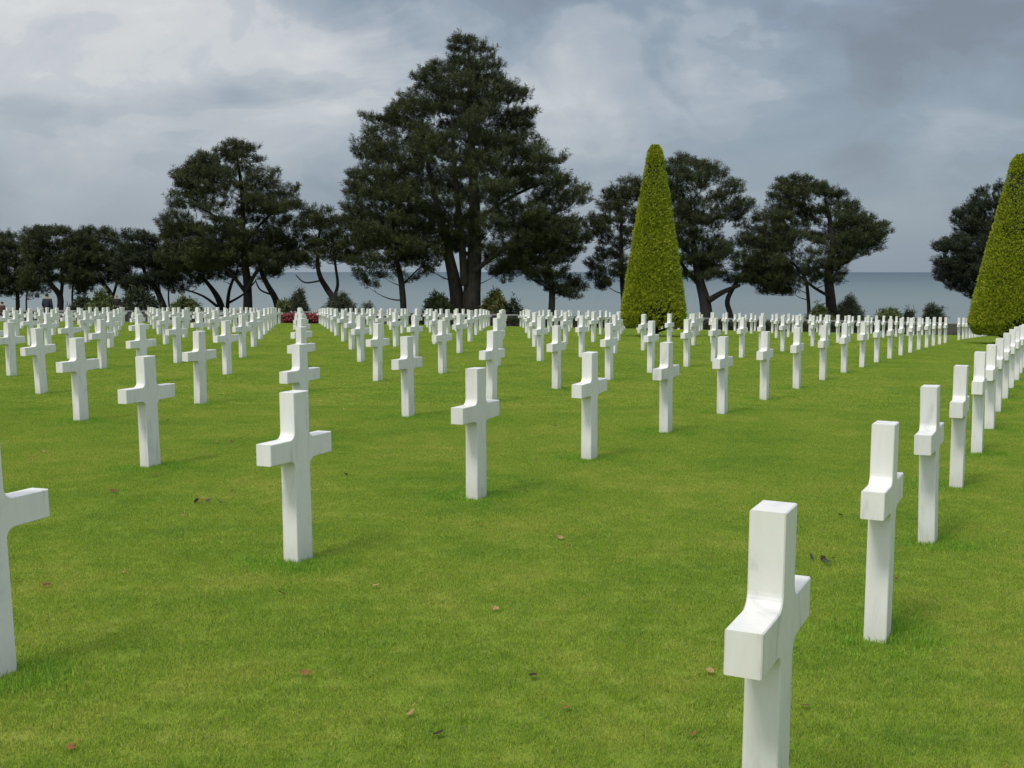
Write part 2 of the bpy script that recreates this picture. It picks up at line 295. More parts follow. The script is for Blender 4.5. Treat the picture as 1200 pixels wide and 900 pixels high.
# ------------------------------------------------------------------ grass
def blade_mat(name, cols, straw):
    m, nt, b = mat_new(name)
    p = wpos(nt)
    a = nt.nodes.new('ShaderNodeAttribute'); a.attribute_name = 'rnd'
    big = noise_n(nt, p, 0.55, 4, 0.6); mid = noise_n(nt, p, 2.6, 4, 0.6)
    t = ramp(nt, mth(nt, 'ADD', mth(nt, 'MULTIPLY', big, 0.55), mth(nt, 'MULTIPLY', mid, 0.45)),
             [(0.36, cols[0]), (0.5, cols[1]), (0.63, cols[2])]).outputs[0]
    var = ramp(nt, a.outputs['Fac'], [(0.0, (0.34, 0.44, 0.36)), (0.26, (0.74, 0.82, 0.70)), (0.6, (1.0, 1.0, 1.0)), (0.84, (1.45, 1.28, 1.3)), (1.0, (1.9, 1.6, 2.1))]).outputs[0]
    t = mix(nt, 1.0, t, var, 'MULTIPLY')
    st = mth(nt, 'GREATER_THAN', a.outputs['Fac'], straw)
    t = mix(nt, mth(nt, 'MULTIPLY', st, 0.75), t, (0.44, 0.36, 0.16))
    nt.links.new(t, b.inputs['Base Color']); b.inputs['Roughness'].default_value = 0.55; b.inputs['Specular IOR Level'].default_value = 0.3
    tr = nt.nodes.new('ShaderNodeBsdfTranslucent'); nt.links.new(t, tr.inputs[0])
    mx = nt.nodes.new('ShaderNodeMixShader'); mx.inputs[0].default_value = 0.46
    nt.links.new(b.outputs[0], mx.inputs[1]); nt.links.new(tr.outputs[0], mx.inputs[2])
    nt.links.new(mx.outputs[0], [n for n in nt.nodes if n.type == 'OUTPUT_MATERIAL'][0].inputs[0])
    return m
bl_m = blade_mat('grass_blade', (GR_A, GR_B, GR_C), 0.925)
bl_l = blade_mat('grass_blade_lush', (GR_L, GR_L, GR_L), 0.985)
gcoll = bpy.data.collections.new('grass_patches')
def patch(k, size, n, hmin, hmax, wid, mat, lean, round_=False):
    if round_:
        a = rng.uniform(0, 2*math.pi, n); r_ = size/2*np.abs(rng.normal(0, 0.5, n)); x = r_*np.cos(a); y = r_*np.sin(a)
    else:
        x = rng.uniform(-size/2, size/2, n); y = rng.uniform(-size/2, size/2, n)
    h = rng.uniform(hmin, hmax, n); a = rng.uniform(0, 2*math.pi, n); la = np.abs(rng.normal(0, lean, n)); la = np.minimum(la, 1.30)
    az = rng.uniform(0, 2*math.pi, n)
    dx, dy, dz = np.sin(la)*np.cos(az), np.sin(la)*np.sin(az), np.cos(la)
    wx, wy = np.cos(a)*wid/2, np.sin(a)*wid/2
    B = np.stack([x, y, np.full(n, -0.006)], -1); T1 = B + np.stack([dx*h*0.55*0.7, dy*h*0.55*0.7, dz*h*0.55+0.0], -1)
    T2 = B + np.stack([dx*h, dy*h, dz*h*0.92], -1); W = np.stack([wx, wy, np.zeros(n)], -1)
    V = np.stack([B-W, B+W, T1+W*0.8, T1-W*0.8, T2+W*0.12, T2-W*0.12], 1).reshape(-1, 3)
    o_ = np.arange(n)*6
    F = np.concatenate([np.stack([o_, o_+1, o_+2, o_+3], -1), np.stack([o_+3, o_+2, o_+4, o_+5], -1)])
    rv = rng.uniform(0, 1, n)
    o = mesh_np('grass_patch_%02d' % k, V, F, mat, attrs={'rnd': ('POINT', np.repeat(rv, 6))}, lnk=False)
    gcoll.objects.link(o); return o
kinds = []
for k in range(5): patch(k, 0.30, 2300, 0.010, 0.024, 0.0026, bl_m, 1.1)            # 0-4: close
for k in range(5, 8): patch(k, 0.62, 3400, 0.011, 0.024, 0.0050, bl_m, 1.1)         # 5-7: middle
for k in range(8, 10): patch(k, 1.5, 3800, 0.016, 0.032, 0.012, bl_m, 1.1)           # 8-9: far
for k in range(10, 13): patch(k, 0.50, 620, 0.016, 0.050, 0.0030, bl_l, 0.7, True)   # 10-12: uncut ring round a cross
pts = []; pid = []; prot = []; psc = []
def scatter(y0, y1, step, ids, jit):
    y = y0
    while y < y1:
        half = y*0.4286*1.12 + 1.2
        xs = np.arange(-half, half, step)
        for x in xs:
            X = x + random.uniform(-jit, jit)*step; Y = y + random.uniform(-jit, jit)*step
            pts.append((X, Y, gtop(X, Y)+0.003)); pid.append(random.choice(ids)); prot.append(random.uniform(0, 6.283)); psc.append(random.uniform(0.85, 1.2))
        y += step
scatter(2.6, 17, 0.205, range(0, 5), 0.22)
scatter(17, 40, 0.43, range(5, 8), 0.22)
scatter(40, 85.0, 1.05, range(8, 10), 0.22)
for x, y in zip(SX, SY):
    if y < 30:
        for q in range(11 if y < 16 else 4):
            a_ = random.uniform(0, 6.28); r_ = random.uniform(0.08, 0.32); X = x + r_*math.cos(a_); Y = y + r_*math.sin(a_)
            pts.append((X, Y, gtop(X, Y))); pid.append(random.choice((10, 11, 12))); prot.append(random.uniform(0, 6.283)); psc.append(random.uniform(0.8, 1.25))
me = bpy.data.meshes.new('grass'); me.vertices.add(len(pts)); me.vertices.foreach_set('co', np.array(pts, np.float32).ravel())
for n_, ty, a in (('pid', 'INT', pid), ('prot', 'FLOAT', prot), ('psc', 'FLOAT', psc)):
    q = me.attributes.new(n_, ty, 'POINT'); q.data.foreach_set('value', np.array(a, np.int32 if ty == 'INT' else np.float32))
grass = link(bpy.data.objects.new('grass', me)); me.materials.append(bl_m)
tag(grass, 'short mown green grass covering the lawn, longer round the crosses', 'grass', kind='stuff')
ng = bpy.data.node_groups.new('grass_scatter', 'GeometryNodeTree')
ng.interface.new_socket('Geometry', in_out='INPUT', socket_type='NodeSocketGeometry')
ng.interface.new_socket('Geometry', in_out='OUTPUT', socket_type='NodeSocketGeometry')
gi = ng.nodes.new('NodeGroupInput'); go = ng.nodes.new('NodeGroupOutput')
iop = ng.nodes.new('GeometryNodeInstanceOnPoints'); ci = ng.nodes.new('GeometryNodeCollectionInfo')
ci.inputs['Collection'].default_value = gcoll; ci.inputs['Separate Children'].default_value = True; ci.inputs['Reset Children'].default_value = True
iop.inputs['Pick Instance'].default_value = True
def na_(name, ty):
    n = ng.nodes.new('GeometryNodeInputNamedAttribute'); n.data_type = ty; n.inputs['Name'].default_value = name; return n.outputs['Attribute']
cb = ng.nodes.new('ShaderNodeCombineXYZ'); ng.links.new(na_('prot', 'FLOAT'), cb.inputs[2])
e2r = ng.nodes.new('FunctionNodeEulerToRotation'); ng.links.new(cb.outputs[0], e2r.inputs[0])
ng.links.new(gi.outputs[0], iop.inputs['Points']); ng.links.new(ci.outputs[0], iop.inputs['Instance'])
ng.links.new(na_('pid', 'INT'), iop.inputs['Instance Index']); ng.links.new(e2r.outputs[0], iop.inputs['Rotation'])
ng.links.new(na_('psc', 'FLOAT'), iop.inputs['Scale']); ng.links.new(iop.outputs[0], go.inputs[0])
md = grass.modifiers.new('scatter', 'NODES'); md.node_group = ng

# ------------------------------------------------------------------ crosses
mm, nt, b = mat_new('white_marble')
tcn = nt.nodes.new('ShaderNodeTexCoord'); oi = nt.nodes.new('ShaderNodeObjectInfo')
off = nt.nodes.new('ShaderNodeVectorMath'); off.operation = 'MULTIPLY_ADD'
cr = nt.nodes.new('ShaderNodeCombineXYZ')
for k in range(3): nt.links.new(oi.outputs['Random'], cr.inputs[k])
nt.links.new(cr.outputs[0], off.inputs[0]); off.inputs[1].default_value = (37, 53, 71); nt.links.new(tcn.outputs['Object'], off.inputs[2])
ov = off.outputs[0]
vein = noise_n(nt, mapping(nt, ov, (7.0, 7.0, 1.6), (0.25, 0.4, 0)), 1.6, 6, 0.62, 1.1)
grain = noise_n(nt, mapping(nt, ov, (26, 26, 3.5)), 1.0, 3, 0.6)
c = ramp(nt, vein, [(0.30, (0.58, 0.60, 0.61)), (0.44, (0.77, 0.775, 0.77)), (0.62, (0.82, 0.82, 0.81)), (0.8, (0.80, 0.79, 0.76))]).outputs[0]
c = mix(nt, mth(nt, 'MULTIPLY', grain, 0.16), c, (0.70, 0.71, 0.71))
stain = noise_n(nt, mapping(nt, ov, (3, 3, 1.2)), 1.3, 4, 0.6)
c = mix(nt, mth(nt, 'MULTIPLY', ramp(nt, stain, [(0.58, (0, 0, 0)), (0.75, (1, 1, 1))]).outputs[0], 0.45), c, (0.74, 0.70, 0.62))
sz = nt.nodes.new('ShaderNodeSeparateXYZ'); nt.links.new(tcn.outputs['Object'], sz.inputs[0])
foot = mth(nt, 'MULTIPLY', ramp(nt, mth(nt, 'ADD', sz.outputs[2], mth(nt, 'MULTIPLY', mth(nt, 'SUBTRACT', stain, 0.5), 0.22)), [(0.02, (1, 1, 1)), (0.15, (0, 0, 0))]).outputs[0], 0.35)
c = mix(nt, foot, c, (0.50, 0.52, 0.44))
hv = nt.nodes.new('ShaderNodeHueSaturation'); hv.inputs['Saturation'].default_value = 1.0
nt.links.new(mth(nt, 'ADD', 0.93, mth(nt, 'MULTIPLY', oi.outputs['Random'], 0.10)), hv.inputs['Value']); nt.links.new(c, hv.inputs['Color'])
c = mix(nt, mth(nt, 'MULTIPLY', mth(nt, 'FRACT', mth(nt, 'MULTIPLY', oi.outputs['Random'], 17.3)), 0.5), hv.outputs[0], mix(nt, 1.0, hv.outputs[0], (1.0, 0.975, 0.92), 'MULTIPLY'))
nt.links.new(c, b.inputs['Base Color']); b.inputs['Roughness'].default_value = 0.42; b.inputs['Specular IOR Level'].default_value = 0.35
bump(nt, b, grain, 0.05, 0.004)

HC, WA, TH = 1.07, CR_W, CR_T
PW, PWB, AH, AZ = 0.158, 0.166, 0.134, 0.715
def cross_mesh():
    pw, a, r_ = PW/2, WA/2, 0.047
    z0, z1 = AZ-AH/2, AZ+AH/2
    def arc(cx, cz, a0, a1, n=6):
        return [(cx+r_*math.cos(R(a0+(a1-a0)*k/n)), cz+r_*math.sin(R(a0+(a1-a0)*k/n))) for k in range(n+1)]
    pw2 = pw+0.001
    half = [(PWB/2+0.001, -0.18)] + arc(pw2+r_, z0-r_, 180, 90) + [(a, z0+0.004), (a, z1)] + arc(pw+r_, z1+r_, -90, -180) + [(pw, HC)]
    outl = half + [(-x, z) for x, z in half[::-1]]
    n = len(outl); ins = []
    for k in range(n):
        p0, p1, p2 = Vector(outl[k-1]), Vector(outl[k]), Vector(outl[(k+1) % n])
        e0 = (p1-p0).normalized(); e1 = (p2-p1).normalized()
        n0 = Vector((-e0.y, e0.x)); n1 = Vector((-e1.y, e1.x)); m_ = (n0+n1); m_ = m_/max(0.3, m_.dot(n0))
        ins.append(p1 + m_*0.004)
    bm = bmesh.new(); rings = []
    for pl, y in ((ins, -TH/2), (outl, -TH/2+0.004), (outl, TH/2-0.004), (ins, TH/2)):
        rings.append([bm.verts.new((q[0], y, q[1])) for q in pl])
    for r0, r1 in zip(rings, rings[1:]):
        for k in range(n): bm.faces.new((r0[k], r0[(k+1) % n], r1[(k+1) % n], r1[k]))
    bm.faces.new(rings[0][::-1]); bm.faces.new(rings[-1])
    bmesh.ops.recalc_face_normals(bm, faces=bm.faces)
    me = bpy.data.meshes.new('grave_cross'); bm.to_mesh(me); bm.free(); me.materials.append(mm)
    return me
cmesh = cross_mesh()
PHI = CR_PHI                                # direction of the arms, from +Y towards +X
order = sorted(range(len(SITES)), key=lambda k: SITES[k][3])
def inframe(k):
    x, y = SX[k], SY[k]; px = CX + FPX*x/(y*cp - (gz1(x, y)-EYE)*sp); return -25 < px < 1225
vis = [k for k in order if inframe(k)]
single = set(vis[:300])
ORD = ['', 'first', 'second', 'third', 'fourth', 'fifth', 'sixth', 'seventh', 'eighth', 'ninth', 'tenth', 'eleventh', 'twelfth', 'thirteenth',
       'fourteenth', 'fifteenth', 'sixteenth', 'seventeenth', 'eighteenth', 'nineteenth', 'twentieth']
def ordw(n):
    if n <= 20: return ORD[n]
    t = {2: ('twenty', 'twentieth'), 3: ('thirty', 'thirtieth'), 4: ('forty', 'fortieth'), 5: ('fifty', 'fiftieth')}[n//10]
    return t[0] + '-' + ORD[n % 10] if n % 10 else t[1]
SPECIAL = {
 (-1, 1): 'largest nearest white marble cross, foot cut off by the bottom edge',
 (-1, 2): 'white marble cross just behind the largest nearest one, seen almost edge-on',
 (0, -1): 'white marble cross half cut off by the left edge of the picture',
 (0, 0): 'tall white marble cross heading the straight file of crosses towards the flower bed',
 (0, 1): 'white marble cross standing alone in the centre foreground of the lawn',
}
rows = {}
for k in vis:
    if k in single: rows.setdefault(SITES[k][0], []).append(k)
rest_bm = bmesh.new()
first = True
rnd = random.Random(3)
for k in order:
    i, j, x, y = SITES[k]
    rz = math.pi/2 - PHI + rnd.gauss(0, R(1.0)); tx, ty = rnd.gauss(0, R(0.55)), rnd.gauss(0, R(0.55))
    z = gz1(x, y) + rnd.gauss(0, 0.006)
    if k in single:
        o = bpy.data.objects.new('grave_cross', cmesh); link(o)
        o.location = (x, y, z); o.rotation_euler = (tx, ty, rz)
        if (i, j) == (0, -1):                   # this one has settled a little towards the left
            o.rotation_euler = (Matrix.Rotation(R(-1.7), 3, 'Y') @ Matrix.Rotation(rz, 3, 'Z')).to_euler()
        n = sorted(rows[i], key=lambda q: SITES[q][1]).index(k)+1
        rn = ordw(i+2)
        lab = SPECIAL.get((i, j)) or 'white marble cross, %s from the near end of the %s diagonal row from the right' % (ordw(n), rn)
        tag(o, lab, 'cross', 'white marble crosses in rows on the lawn')
    else:
        if not inframe(k) and y > 20: continue
        me2 = cmesh.copy(); me2.transform(Matrix.Translation((x, y, z)) @ Matrix.Rotation(rz, 4, 'Z')); rest_bm.from_mesh(me2); bpy.data.meshes.remove(me2)
rest = mesh_bm('grave_cross', rest_bm, mm)
tag(rest, 'farthest tiny white crosses at the back of the lawn', 'crosses', 'white marble crosses in rows on the lawn', 'stuff')
# ------------------------------------------------------------------ foliage materials
def leaf_mat(name, cols, scale=0.5, rough=0.6, trans=0.0):
    m, nt, b = mat_new(name)
    p = wpos(nt); n = noise_n(nt, p, scale, 4, 0.6)
    a = nt.nodes.new('ShaderNodeAttribute'); a.attribute_name = 'rnd'
    t = mth(nt, 'ADD', mth(nt, 'MULTIPLY', n, 0.6), mth(nt, 'MULTIPLY', a.outputs['Fac'], 0.4))
    c = ramp(nt, t, [(0.30, cols[0]), (0.5, cols[1]), (0.72, cols[2])]).outputs[0]
    nt.links.new(c, b.inputs['Base Color']); b.inputs['Roughness'].default_value = rough; b.inputs['Specular IOR Level'].default_value = 0.25
    return m
def bark_mat(name, c0, c1):
    m, nt, b = mat_new(name); p = wpos(nt)
    n = noise_n(nt, mapping(nt, p, (5, 5, 1.2)), 1.4, 5, 0.7)
    c = ramp(nt, n, [(0.3, c0), (0.7, c1)]).outputs[0]
    nt.links.new(c, b.inputs['Base Color']); b.inputs['Roughness'].default_value = 0.9; bump(nt, b, n, 0.9, 0.06)
    return m
needle = leaf_mat('pine_needles', ((0.020, 0.028, 0.011), (0.038, 0.050, 0.017), (0.070, 0.080, 0.027)), 0.45)
needle2 = leaf_mat('pine_needles_grey', ((0.016, 0.023, 0.013), (0.027, 0.037, 0.018), (0.044, 0.056, 0.026)), 0.45)
bark_b = bark_mat('weathered_pine_bark', (0.022, 0.019, 0.014), (0.085, 0.074, 0.055))
bark = bark_mat('pine_bark', (0.011, 0.010, 0.008), (0.036, 0.031, 0.025))

def inside(poly, x, y):
    c = False; n = len(poly); j = n-1
    for i in range(n):
        xi, yi = poly[i]; xj, yj = poly[j]
        if (yi > y) != (yj > y) and x < (xj-xi)*(y-yi)/(yj-yi)+xi: c = not c
        j = i
    return c
def edge_dist(poly, x, y):
    best = 1e9; n = len(poly)
    for i in range(n):
        ax, ay = poly[i]; bx, by = poly[(i+1) % n]
        dx, dy = bx-ax, by-ay; L = dx*dx+dy*dy
        t = 0 if L == 0 else max(0, min(1, ((x-ax)*dx+(y-ay)*dy)/L))
        best = min(best, math.hypot(ax+t*dx-x, ay+t*dy-y))
    return best
def tufts_mesh(name, P, AX, L, nb, wid, spread, mat, parent, l0=0.45, l1=0.75):
    """bottle-brush shoots: P roots, AX unit axes, L lengths, nb needle bunches on each"""
    n = len(P); P = np.repeat(P, nb, 0); A = np.repeat(AX, nb, 0); Ls = np.repeat(L, nb)
    rv = np.repeat(rng.uniform(0, 1, n), nb)
    t = rng.uniform(0.05, 1.0, n*nb)
    r1 = rng.normal(0, 1, (n*nb, 3)); perp = r1 - A*np.sum(r1*A, 1, keepdims=True); perp /= np.linalg.norm(perp, axis=1, keepdims=True)+1e-9
    base = P + A*(Ls*t)[:, None]
    dirn = A*(1-spread) + perp*spread; dirn /= np.linalg.norm(dirn, axis=1, keepdims=True)
    side = np.cross(dirn, rng.normal(0, 1, (n*nb, 3))); side /= np.linalg.norm(side, axis=1, keepdims=True)+1e-9
    ln = (Ls*rng.uniform(l0, l1, n*nb))[:, None]
    W = side*(wid*rng.uniform(0.7, 1.3, n*nb))[:, None]/2
    tip = base + dirn*ln
    V = np.stack([base-W*0.6, base+W*0.6, tip+W*0.55, tip-W*0.55], 1).reshape(-1, 3)
    F = np.arange(len(V)).reshape(-1, 4)
    return mesh_np(name, V, F, mat, parent, attrs={'rnd': ('POINT', np.repeat(rv, 4))})

def pine(label, Y, trunks, poly, mat=None, pad=(0.5, 0.95), dens=1.0, depth=0.85, group='pines standing beyond the far edge of the lawn', fill=1.0, gap=0.0, seed=1):
    mat = mat or needle
    rd = random.Random(seed); npr = np.random.default_rng(seed)
    s = 1/pxm(Y)
    bx, by = trunks[0][0][0], trunks[0][0][1]
    base = at(bx, by, Y); gzb = gz1(base.x, Y)
    root = empty('pine_tree', (base.x, Y, gzb))
    tag(root, label, 'tree', group)
    O = Vector((base.x, Y, gzb))
    def loc(px, py, dy=0.0):
        p = at(px, py, Y); return Vector((p.x-O.x, dy, p.z-O.z))
    bm = bmesh.new(); axis_pts = []
    for ti, tr in enumerate(trunks):
        pp = []; rr_ = []
        for k, (x, y, r_) in enumerate(tr):
            q = loc(x, y); q.y = (0.25*ti*(1 if ti % 2 else -1) + rd.gauss(0, 0.12)*k) if not (ti == 0 and k == 0) else 0
            pp.append(q); rr_.append(max(r_*s*((1.0 if ti == 0 else 0.85) if seed == 11 else (0.85 if ti == 0 else 0.65)), 0.03))
        if ti == 0 or tr[0][1] > by-3:
            pp.insert(0, Vector((pp[0].x, pp[0].y, -0.3))); rr_.insert(0, rr_[0]*1.3)
        pp, rr_ = spline(pp, rr_, 4)
        tube(bm, pp, rr_, 9)
        axis_pts += [(p.copy(), r_) for p, r_ in zip(pp, rr_)]
    # pads of foliage through the crown
    xs = [p[0] for p in poly]; ys = [p[1] for p in poly]
    pads = []
    zs = {}
    def span(y):
        k = round(y)
        if k not in zs:
            ins = [x for x in range(int(min(xs)), int(max(xs))+1, 2) if inside(poly, x, k+0.37)]
            zs[k] = (min(ins), max(ins)) if ins else None
        return zs[k]
    area = 0.5*abs(sum(poly[i][0]*poly[(i+1) % len(poly)][1]-poly[(i+1) % len(poly)][0]*poly[i][1] for i in range(len(poly))))*s*s
    hwid = (max(xs)-min(xs))*s/2
    vol = area*hwid*1.1*depth
    rm = (pad[0]+pad[1])/2; want = int(0.62*vol/(1.93*rm**3)*fill)
    tries = 0
    while len(pads) < want and tries < want*30:
        tries += 1
        x = rd.uniform(min(xs), max(xs)); y = rd.uniform(min(ys), max(ys))
        if not inside(poly, x, y): continue
        sp_ = span(y)
        if not sp_: continue
        hw = max((sp_[1]-sp_[0])/2, 1); u = (x-(sp_[0]+sp_[1])/2)/hw
        dmax = hw*s*depth*math.sqrt(max(0.05, 1-u*u))
        dy = rd.uniform(-1, 1)*dmax
        ed = edge_dist(poly, x, y)*s
        r_ = rd.uniform(*pad); r_ = min(r_, max(0.38, ed+0.18))
        p = loc(x, y, dy)
        if gap and noise.noise(Vector((p.x*0.28, p.y*0.28, p.z*0.42+seed*7))) < gap-1.0: continue
        ok = True
        for q, r2 in pads:
            if (p.x-q.x)**2+(p.y-q.y)**2+((p.z-q.z)*1.7)**2 < (0.40*(r_+r2))**2: ok = False; break
        if ok: pads.append((p, r_))
    # ragged outline: small pads along the edge
    n = len(poly)
    for i in range(n):
        ax, ay = poly[i]; b2x, b2y = poly[(i+1) % n]
        L = math.hypot(b2x-ax, b2y-ay)*s; m_ = max(1, int(L/0.8))
        for k in range(m_):
            t = (k+rd.random())/m_; x = ax+(b2x-ax)*t; y = ay+(b2y-ay)*t
            mx = sum(xs)/n; my = sum(ys)/n
            f = rd.uniform(0.02, 0.12); x += (mx-x)*f; y += (my-y)*f
            if rd.random() < 0.8: pads.append((loc(x, y, rd.uniform(-1, 1)*0.35*hwid*0.5), rd.uniform(0.35, 0.70)))
    # limbs to the pads, each springing from the trunk or from a limb already there
    def reach(p):
        best = None
        for q, tr_ in axis_pts:
            h = math.hypot(p.x-q.x, p.y-q.y); rise = p.z-q.z
            c = h + abs(rise-0.40*h)*1.3
            if best is None or c < best[0]: best = (c, q, tr_)
        return best
    pads.sort(key=lambda t: reach(t[0])[0]); dirs = []
    for p, r_ in pads:
        c_, q, tr_ = reach(p)
        d_ = p-q; L = d_.length
        out_ = Vector((p.x-axis_pts[0][0].x, p.y, 0)); dirs.append((d_.normalized()+out_.normalized()*0.8) if L > 1e-3 else out_)
        if L < 0.35: continue
        mid = q + d_*0.5 + Vector((rd.gauss(0, 0.07), rd.gauss(0, 0.07), -0.09+rd.gauss(0, .06)))*L
        r0 = min(tr_*0.6, 0.020+0.017*L)
        pts_ = []; rs_ = []
        for k in range(6):
            t = k/5; pts_.append(q*(1-t)**2 + mid*2*t*(1-t) + p*t*t); rs_.append(r0*(1-t)+0.012*t)
        tube(bm, pts_, rs_, 5, False)
        axis_pts += [(pts_[k], max(rs_[k], 0.02)) for k in (2, 3, 4)]
    mesh_bm('trunk', bm, bark_b if seed == 11 else bark, root, True)
    # each limb ends in a flat feathery spray of upturned shoots
    Ps = []; As = []
    for (p, r_), dv in zip(pads, dirs):
        k = int(8+30*r_*r_*dens)
        f = np.array([dv.x, dv.y, 0.0]); f /= np.linalg.norm(f)+1e-6; sd_ = np.array([-f[1], f[0], 0.0])
        al = npr.uniform(-1.35, 0.95, k)*r_
        wd = r_*0.72*np.clip(1.05-al/r_*0.62, 0.15, 1.0)
        la = npr.uniform(-1, 1, k)*wd
        z = 0.16*al + npr.normal(0, 0.15, k)*r_ + 0.20*r_*(1-(la/(wd+1e-6))**2)
        q = np.array(p)[None] + al[:, None]*f + la[:, None]*sd_; q[:, 2] += z
        a = f*0.50 + sd_*(la/(wd+1e-6)*0.45)[:, None] + np.array([0, 0, 0.85]) + npr.normal(0, 0.22, (k, 3))
        a /= np.linalg.norm(a, axis=1, keepdims=True)
        Ps.append(q); As.append(a)
    Ps = np.concatenate(Ps); As = np.concatenate(As)
    L = npr.uniform(0.30, 0.55, len(Ps))
    tufts_mesh('crown', Ps, As, L, 24, 0.031, 0.58, mat, root, 0.38, 0.62)
    return root

H_trunk = [[(552, 372, 12.5), (553, 345, 10.5), (556, 300, 8.5), (556, 240, 6.5), (553, 180, 4.5), (551, 120, 2.8), (549, 58, 1.2)],
           [(537, 371, 11), (534, 340, 9.5), (526, 300, 7), (517, 260, 5), (506, 215, 3.5), (494, 160, 1.6)],
           [(545, 335, 6), (541, 280, 5), (534, 210, 3.5), (530, 140, 1.8)],
           [(556, 302, 3), (540, 294, 2.6), (520, 286, 2.0), (500, 283, 1.2)],
           [(556, 318, 4), (580, 300, 3), (605, 285, 2), (640, 262, 1.2)],
           [(556, 260, 3.5), (590, 235, 2.5), (630, 215, 1.6), (665, 205, 1)]]
H_poly = [(544, 44), (556, 47), (574, 62), (590, 88), (588, 100), (612, 108), (632, 128), (616, 146), (634, 160), (646, 182), (668, 190), (650, 206), (684, 222), (692, 238), (664, 254), (688, 272), (676, 288), (650, 292), (640, 304), (615, 318), (600, 336), (583, 330), (570, 305), (545, 292), (522, 304), (508, 320), (480, 312), (450, 300), (424, 296), (410, 275), (404, 248), (406, 218), (424, 198), (416, 180), (434, 164), (432, 136), (452, 138), (470, 116), (486, 108), (484, 82), (502, 86), (514, 72), (530, 66), (531, 48)]
pine('tallest pine, broad dark crown and double trunk, in the middle of the skyline', 90, H_trunk, H_poly, pad=(0.75, 1.3), fill=1.12, gap=0.84, seed=11)
pine('small pine on a single slim trunk under the left side of the tallest pine', 88, [[(473, 370, 4.6), (472, 345, 4.4), (468, 318, 3.8), (460, 290, 2.6), (456, 262, 1.4)], [(470, 335, 2), (485, 320, 1.4), (498, 308, 1)]],
     [(406, 262), (430, 245), (470, 250), (500, 268), (512, 296), (500, 326), (482, 333), (458, 326), (432, 338), (417, 326), (402, 300)], seed=12)
pine('low spreading pine on a short trunk just right of the tallest pine', 88.5, [[(646, 372, 5), (647, 345, 4.4), (645, 322, 3.8), (640, 298, 2.6), (637, 262, 1.4)], [(647, 345, 2.2), (662, 340, 1.6), (678, 343, 1)], [(646, 338, 2), (628, 330, 1.5), (612, 318, 1)]],
     [(600, 300), (606, 272), (640, 252), (670, 262), (690, 285), (672, 303), (658, 322), (684, 340), (676, 352), (655, 348), (634, 336), (618, 330)], pad=(0.38, 0.65), fill=1.2, seed=13)
pine('dark pine half hidden behind the left flank of the middle clipped conifer', 94, [[(732, 369, 4), (730, 335, 3.8), (728, 295, 3), (728, 240, 1.6)]],
     [(738, 212), (752, 214), (766, 240), (770, 320), (748, 345), (735, 340), (722, 326), (706, 342), (692, 330), (690, 312), (702, 300), (686, 286), (690, 262), (706, 246), (712, 226)], pad=(0.41, 0.71), gap=0.72, seed=14)
pine('broad pine with thick forked trunk right behind the middle clipped conifer', 91.5, [[(828, 372, 9), (826, 352, 8), (819, 325, 6), (813, 290, 4), (808, 235, 2)], [(857, 371, 5), (853, 353, 4.6), (862, 335, 4), (871, 318, 3), (880, 300, 1.6)], [(829, 352, 6), (846, 342, 4.5), (866, 334, 3)], [(822, 335, 4), (795, 300, 3), (785, 250, 1.6)]],
     [(795, 183), (812, 188), (832, 196), (846, 198), (853, 214), (878, 232), (880, 246), (868, 254), (890, 270), (900, 296), (888, 322), (872, 338), (848, 332), (836, 326), (812, 338), (790, 322), (775, 300), (765, 260), (768, 215), (780, 192)], pad=(0.51, 0.92), fill=1.05, gap=0.70, seed=15)
pine('domed pine with dark leaning double trunk, alone against the open sea', 92, [[(975, 372, 8), (973, 350, 7), (972, 320, 6), (975, 280, 4.2), (968, 235, 2)], [(949, 371, 3.4), (948, 345, 3.2), (944, 325, 2.6), (932, 308, 1.8)], [(972, 348, 3), (954, 338, 2.6), (936, 324, 2)], [(973, 320, 3), (995, 285, 2.2), (1015, 272, 1.2)]],
     [(934, 210), (956, 211), (984, 228), (1000, 248), (1024, 262), (1041, 279), (1024, 288), (1026, 301), (998, 304), (988, 316), (984, 336), (962, 330), (940, 334), (928, 346), (900, 350), (876, 332), (872, 312), (886, 298), (893, 278), (886, 256), (905, 246), (906, 226), (919, 213)], pad=(0.51, 0.88), fill=1.05, gap=0.70, seed=16)
pine('pine with layered boughs behind the clipped conifer at the right edge', 95, [[(1188, 382, 7), (1183, 320, 6), (1174, 262, 4), (1165, 225, 1.8)], [(1183, 325, 3), (1155, 315, 2), (1120, 332, 1)], [(1180, 295, 3), (1145, 300, 2), (1110, 308, 1)]],
     [(1168, 215), (1200, 228), (1217, 300), (1195, 340), (1150, 356), (1136, 350), (1148, 332), (1122, 346), (1116, 338), (1126, 330), (1101, 332), (1101, 308), (1116, 300), (1098, 294), (1106, 284), (1126, 280), (1118, 266), (1122, 250), (1138, 246), (1140, 234)], mat=needle2, pad=(0.38, 0.65), gap=0.72, seed=17)
